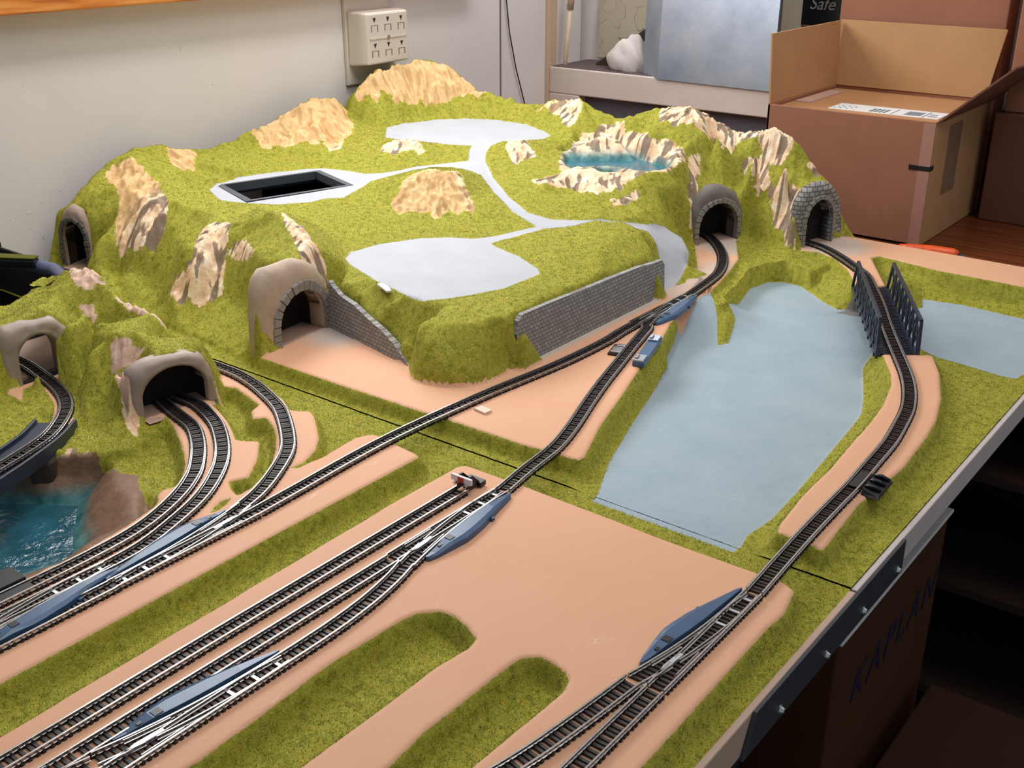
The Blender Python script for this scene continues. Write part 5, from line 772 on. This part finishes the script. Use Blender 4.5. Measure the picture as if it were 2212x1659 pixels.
b.add([tuple(v.co + Vector((-1048, 1672, 115))) for v in bm.verts], [tuple(v.index for v in f.verts) for f in bm.faces]); bm.free()
one('plaster_lump', 'rough white plaster lump sitting on the shelf beside the metal sheet', 'plaster', b, plain('rough_plaster', S(214, 206, 200), .8, 0, .06, 60, .9), smooth=True)
t = NT('galvanised_sheet'); n1 = t.noise(9, 5, .6)
M['sheet'] = t.out(t.ramp(n1, [(.3, S(140, 148, 164)), (.5, S(168, 178, 194)), (.7, S(196, 204, 216))]), t.rng(n1, .3, .7, .42, .3), .75, t.bump(t.noise(5, 3), .1, .004))
b = MB(); b.add([(-1002, 1646, 116), (-962, 1627, 112), (-760, 1626, 111), (-1012, 1674, 420), (-972, 1655, 420), (-768, 1654, 420), (-1002, 1648, 116), (-962, 1629, 112), (-760, 1628, 111), (-1012, 1676, 420), (-972, 1657, 420), (-768, 1656, 420)],
    [(0, 1, 4, 3), (1, 2, 5, 4), (6, 9, 10, 7), (7, 10, 11, 8), (0, 6, 7, 1), (1, 7, 8, 2), (3, 4, 10, 9), (4, 5, 11, 10), (0, 3, 9, 6), (2, 8, 11, 5)])
one('metal_sheet', 'large bluish grey sheet of metal leaning at the back shelf', 'metal sheet', b, M['sheet'])
b = MB(); b.box((-808, 1742, 114), (-773, 1750, 700)); struct(b.build('trim_7', plain('cream_door_frame', S(208, 200, 178), .5, 0, .03, 20), bevel=1.5))
b = MB(); b.box((-840, 1744, 114), (-808, 1750, 700)); struct(b.build('trim_8', plain('grey_door_frame', S(128, 126, 132), .5), bevel=1))
# blackboard with chalk writing
t0 = thing('chalkboard', 'black chalkboard with white handwriting behind the open cardboard box', 'chalkboard', (-720, 1745, 300))
b = MB(); b.box((-773, 1741, 200), (-560, 1749, 480)); cb = b.build('board', M['black'], t0)
text_mesh('chalk_writing', 'Safe', .026, .3, 1, (-.762, 1.7405, .224), (90, 0), plain('chalk', S(150, 150, 150), .9), t0)
# brown table
t0 = thing('work_table', 'brown wooden table carrying the layout and the cardboard boxes', 'table', (-700, 900, -900))
b = MB(); b.box((-1188, 60, -62), (-300, 1625, -50.5)); b.box((-1188, 1330, -50.5), (-240, 1738, -38)); b.box((-300, 1320, -62), (-240, 1738, -50.5)); b.build('table_top', M['table'], t0, bevel=1)
for x, y in ((-330, 150), (-560, 1650), (-1150, 150), (-1150, 1650)): b = MB(); b.box((x - 25, y - 25, -900), (x + 25, y + 25, -62)); b.build('leg', M['table'], t0, bevel=2)
b = MB(); b.box((-1150, 100, -50), (-330, 560, -50.2 + .1)); 
for k, (y0, y1) in enumerate(((120, 150), (560, 590), (610, 640), (1250, 1280))):
    b = MB(); b.box((-1150, y0, -50.4), (-260, y1, -50 if y0 < 592 else -36.2)); b.build('batten', M['table'], t0)
# black steel strap joining the boards
t0 = thing('joining_plate', 'black steel plate screwed across the joint on the right edge of the boards', 'metal plate', (-189, 560, -24))
b = MB(); b.add([(-190, 452, -12), (-190, 672, -12), (-190, 672, -37), (-190, 440, -37), (-187.5, 452, -12), (-187.5, 672, -12), (-187.5, 672, -37), (-187.5, 440, -37)], [(0, 1, 2, 3), (4, 5, 6, 7), (0, 1, 5, 4), (1, 2, 6, 5), (2, 3, 7, 6), (3, 0, 4, 7)])
b.build('plate', plain('dark_steel', S(62, 64, 68), .45, .3), t0, bevel=.4)
for y, z in ((662, -31), (603, -31), (546, -31), (484, -31)):
    b = MB(); b.tube([(-187.6, y, z), (-185.2, y, z)], [2.4, 1.5], 10); b.tube([(-189, y, z), (-187.2, y, z)], 3.2, 12); b.build('screw', M['chrome'], t0)
# open cardboard box
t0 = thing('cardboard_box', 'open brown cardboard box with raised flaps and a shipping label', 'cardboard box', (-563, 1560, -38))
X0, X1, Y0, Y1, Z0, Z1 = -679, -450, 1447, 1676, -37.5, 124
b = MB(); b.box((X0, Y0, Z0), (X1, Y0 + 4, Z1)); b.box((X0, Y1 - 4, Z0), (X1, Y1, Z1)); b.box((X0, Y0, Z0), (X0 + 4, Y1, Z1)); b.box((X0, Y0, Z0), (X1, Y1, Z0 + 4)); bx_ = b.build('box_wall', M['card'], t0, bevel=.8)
b = MB(); b.box((X1 - 4, Y0 + .5, Z0), (X1 + .5, Y1, Z1)); b.build('side_wall', M['cardlit'], t0, bevel=.8)
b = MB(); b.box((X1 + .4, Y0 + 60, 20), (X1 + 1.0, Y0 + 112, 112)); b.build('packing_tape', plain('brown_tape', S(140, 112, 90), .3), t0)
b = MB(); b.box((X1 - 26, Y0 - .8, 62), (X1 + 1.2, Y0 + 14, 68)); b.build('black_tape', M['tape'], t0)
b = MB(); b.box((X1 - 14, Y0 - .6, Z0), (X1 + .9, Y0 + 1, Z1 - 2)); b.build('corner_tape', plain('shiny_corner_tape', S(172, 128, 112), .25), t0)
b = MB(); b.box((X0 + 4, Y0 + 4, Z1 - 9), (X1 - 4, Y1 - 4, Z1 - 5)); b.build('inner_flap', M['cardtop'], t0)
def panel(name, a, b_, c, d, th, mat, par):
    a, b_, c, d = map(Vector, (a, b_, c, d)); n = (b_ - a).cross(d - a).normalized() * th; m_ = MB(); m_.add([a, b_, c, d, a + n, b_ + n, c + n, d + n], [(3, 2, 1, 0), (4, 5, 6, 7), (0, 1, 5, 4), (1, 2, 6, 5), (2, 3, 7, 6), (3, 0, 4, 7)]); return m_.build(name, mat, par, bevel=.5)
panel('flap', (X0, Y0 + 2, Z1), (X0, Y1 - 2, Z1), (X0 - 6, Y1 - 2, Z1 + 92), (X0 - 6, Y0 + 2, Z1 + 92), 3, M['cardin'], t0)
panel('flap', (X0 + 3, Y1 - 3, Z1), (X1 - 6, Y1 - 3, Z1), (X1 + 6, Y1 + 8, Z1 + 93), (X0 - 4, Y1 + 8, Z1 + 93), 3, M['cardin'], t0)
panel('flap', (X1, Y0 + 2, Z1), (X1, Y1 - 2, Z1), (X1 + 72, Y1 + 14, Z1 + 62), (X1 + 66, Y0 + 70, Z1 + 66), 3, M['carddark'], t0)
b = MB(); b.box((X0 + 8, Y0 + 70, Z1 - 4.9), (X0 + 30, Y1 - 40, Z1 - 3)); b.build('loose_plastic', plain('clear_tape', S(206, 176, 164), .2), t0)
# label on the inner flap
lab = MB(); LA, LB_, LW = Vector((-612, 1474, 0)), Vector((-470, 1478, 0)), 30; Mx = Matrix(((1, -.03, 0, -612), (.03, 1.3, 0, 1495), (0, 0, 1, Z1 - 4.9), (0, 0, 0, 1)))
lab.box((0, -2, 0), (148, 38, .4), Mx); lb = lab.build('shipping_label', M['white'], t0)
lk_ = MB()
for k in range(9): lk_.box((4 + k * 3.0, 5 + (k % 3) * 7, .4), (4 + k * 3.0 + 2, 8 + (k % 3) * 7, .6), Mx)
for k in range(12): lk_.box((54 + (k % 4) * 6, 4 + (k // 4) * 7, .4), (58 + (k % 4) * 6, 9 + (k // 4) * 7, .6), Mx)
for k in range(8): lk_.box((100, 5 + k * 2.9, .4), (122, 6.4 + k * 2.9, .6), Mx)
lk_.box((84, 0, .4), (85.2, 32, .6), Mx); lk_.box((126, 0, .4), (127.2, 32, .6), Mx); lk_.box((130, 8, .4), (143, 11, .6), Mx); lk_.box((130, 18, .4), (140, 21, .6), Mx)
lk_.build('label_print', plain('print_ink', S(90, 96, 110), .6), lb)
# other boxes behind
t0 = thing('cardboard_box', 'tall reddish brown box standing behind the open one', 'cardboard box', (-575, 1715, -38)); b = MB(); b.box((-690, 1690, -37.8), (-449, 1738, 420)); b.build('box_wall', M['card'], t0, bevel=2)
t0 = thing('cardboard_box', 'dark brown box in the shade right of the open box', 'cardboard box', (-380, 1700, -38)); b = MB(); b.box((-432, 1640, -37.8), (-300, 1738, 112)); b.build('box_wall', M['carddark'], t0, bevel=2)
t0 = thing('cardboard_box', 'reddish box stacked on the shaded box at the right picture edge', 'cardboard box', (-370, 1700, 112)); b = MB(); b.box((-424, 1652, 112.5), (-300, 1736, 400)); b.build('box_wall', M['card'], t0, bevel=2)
# orange pen
t0 = thing('marker_pen', 'orange pen with dark pointed tip lying behind the far board edge', 'pen', (-400, 1405, -30))
b = MB(); b.tube([(-460, 1404, -28), (-450, 1404, -28), (-420, 1404, -27.5), (-392, 1405, -27.5), (-386, 1405.5, -28)], [3.4, 5, 8, 8.6, 6.4], 16); b.build('barrel', plain('orange_plastic', S(236, 88, 36), .3), t0, True)
b = MB(); b.tube([(-386, 1405.5, -28), (-372, 1408, -31), (-352, 1414, -36)], [4.6, 3.2, .8], 12); b.build('tip', plain('dark_tip', S(70, 62, 60), .4), t0, True)
# scraps
b = MB(); b.prism([(-714, 714), (-692, 704), (-690, 708), (-700, 715), (-712, 719)], 48.2, 49.9)
one('paper_scrap', 'tiny torn white paper scrap on the grass below the lower grey pad', 'paper', b, M['white'])
b = MB(); b.prism([(-531, 634), (-518, 632), (-517, 640), (-529, 642)], 0, 2)
one('paper_scrap', 'small cream chip lying on the pink ground beside the main line', 'paper', b, plain('cream_chip', S(226, 206, 186), .6))
# under the table
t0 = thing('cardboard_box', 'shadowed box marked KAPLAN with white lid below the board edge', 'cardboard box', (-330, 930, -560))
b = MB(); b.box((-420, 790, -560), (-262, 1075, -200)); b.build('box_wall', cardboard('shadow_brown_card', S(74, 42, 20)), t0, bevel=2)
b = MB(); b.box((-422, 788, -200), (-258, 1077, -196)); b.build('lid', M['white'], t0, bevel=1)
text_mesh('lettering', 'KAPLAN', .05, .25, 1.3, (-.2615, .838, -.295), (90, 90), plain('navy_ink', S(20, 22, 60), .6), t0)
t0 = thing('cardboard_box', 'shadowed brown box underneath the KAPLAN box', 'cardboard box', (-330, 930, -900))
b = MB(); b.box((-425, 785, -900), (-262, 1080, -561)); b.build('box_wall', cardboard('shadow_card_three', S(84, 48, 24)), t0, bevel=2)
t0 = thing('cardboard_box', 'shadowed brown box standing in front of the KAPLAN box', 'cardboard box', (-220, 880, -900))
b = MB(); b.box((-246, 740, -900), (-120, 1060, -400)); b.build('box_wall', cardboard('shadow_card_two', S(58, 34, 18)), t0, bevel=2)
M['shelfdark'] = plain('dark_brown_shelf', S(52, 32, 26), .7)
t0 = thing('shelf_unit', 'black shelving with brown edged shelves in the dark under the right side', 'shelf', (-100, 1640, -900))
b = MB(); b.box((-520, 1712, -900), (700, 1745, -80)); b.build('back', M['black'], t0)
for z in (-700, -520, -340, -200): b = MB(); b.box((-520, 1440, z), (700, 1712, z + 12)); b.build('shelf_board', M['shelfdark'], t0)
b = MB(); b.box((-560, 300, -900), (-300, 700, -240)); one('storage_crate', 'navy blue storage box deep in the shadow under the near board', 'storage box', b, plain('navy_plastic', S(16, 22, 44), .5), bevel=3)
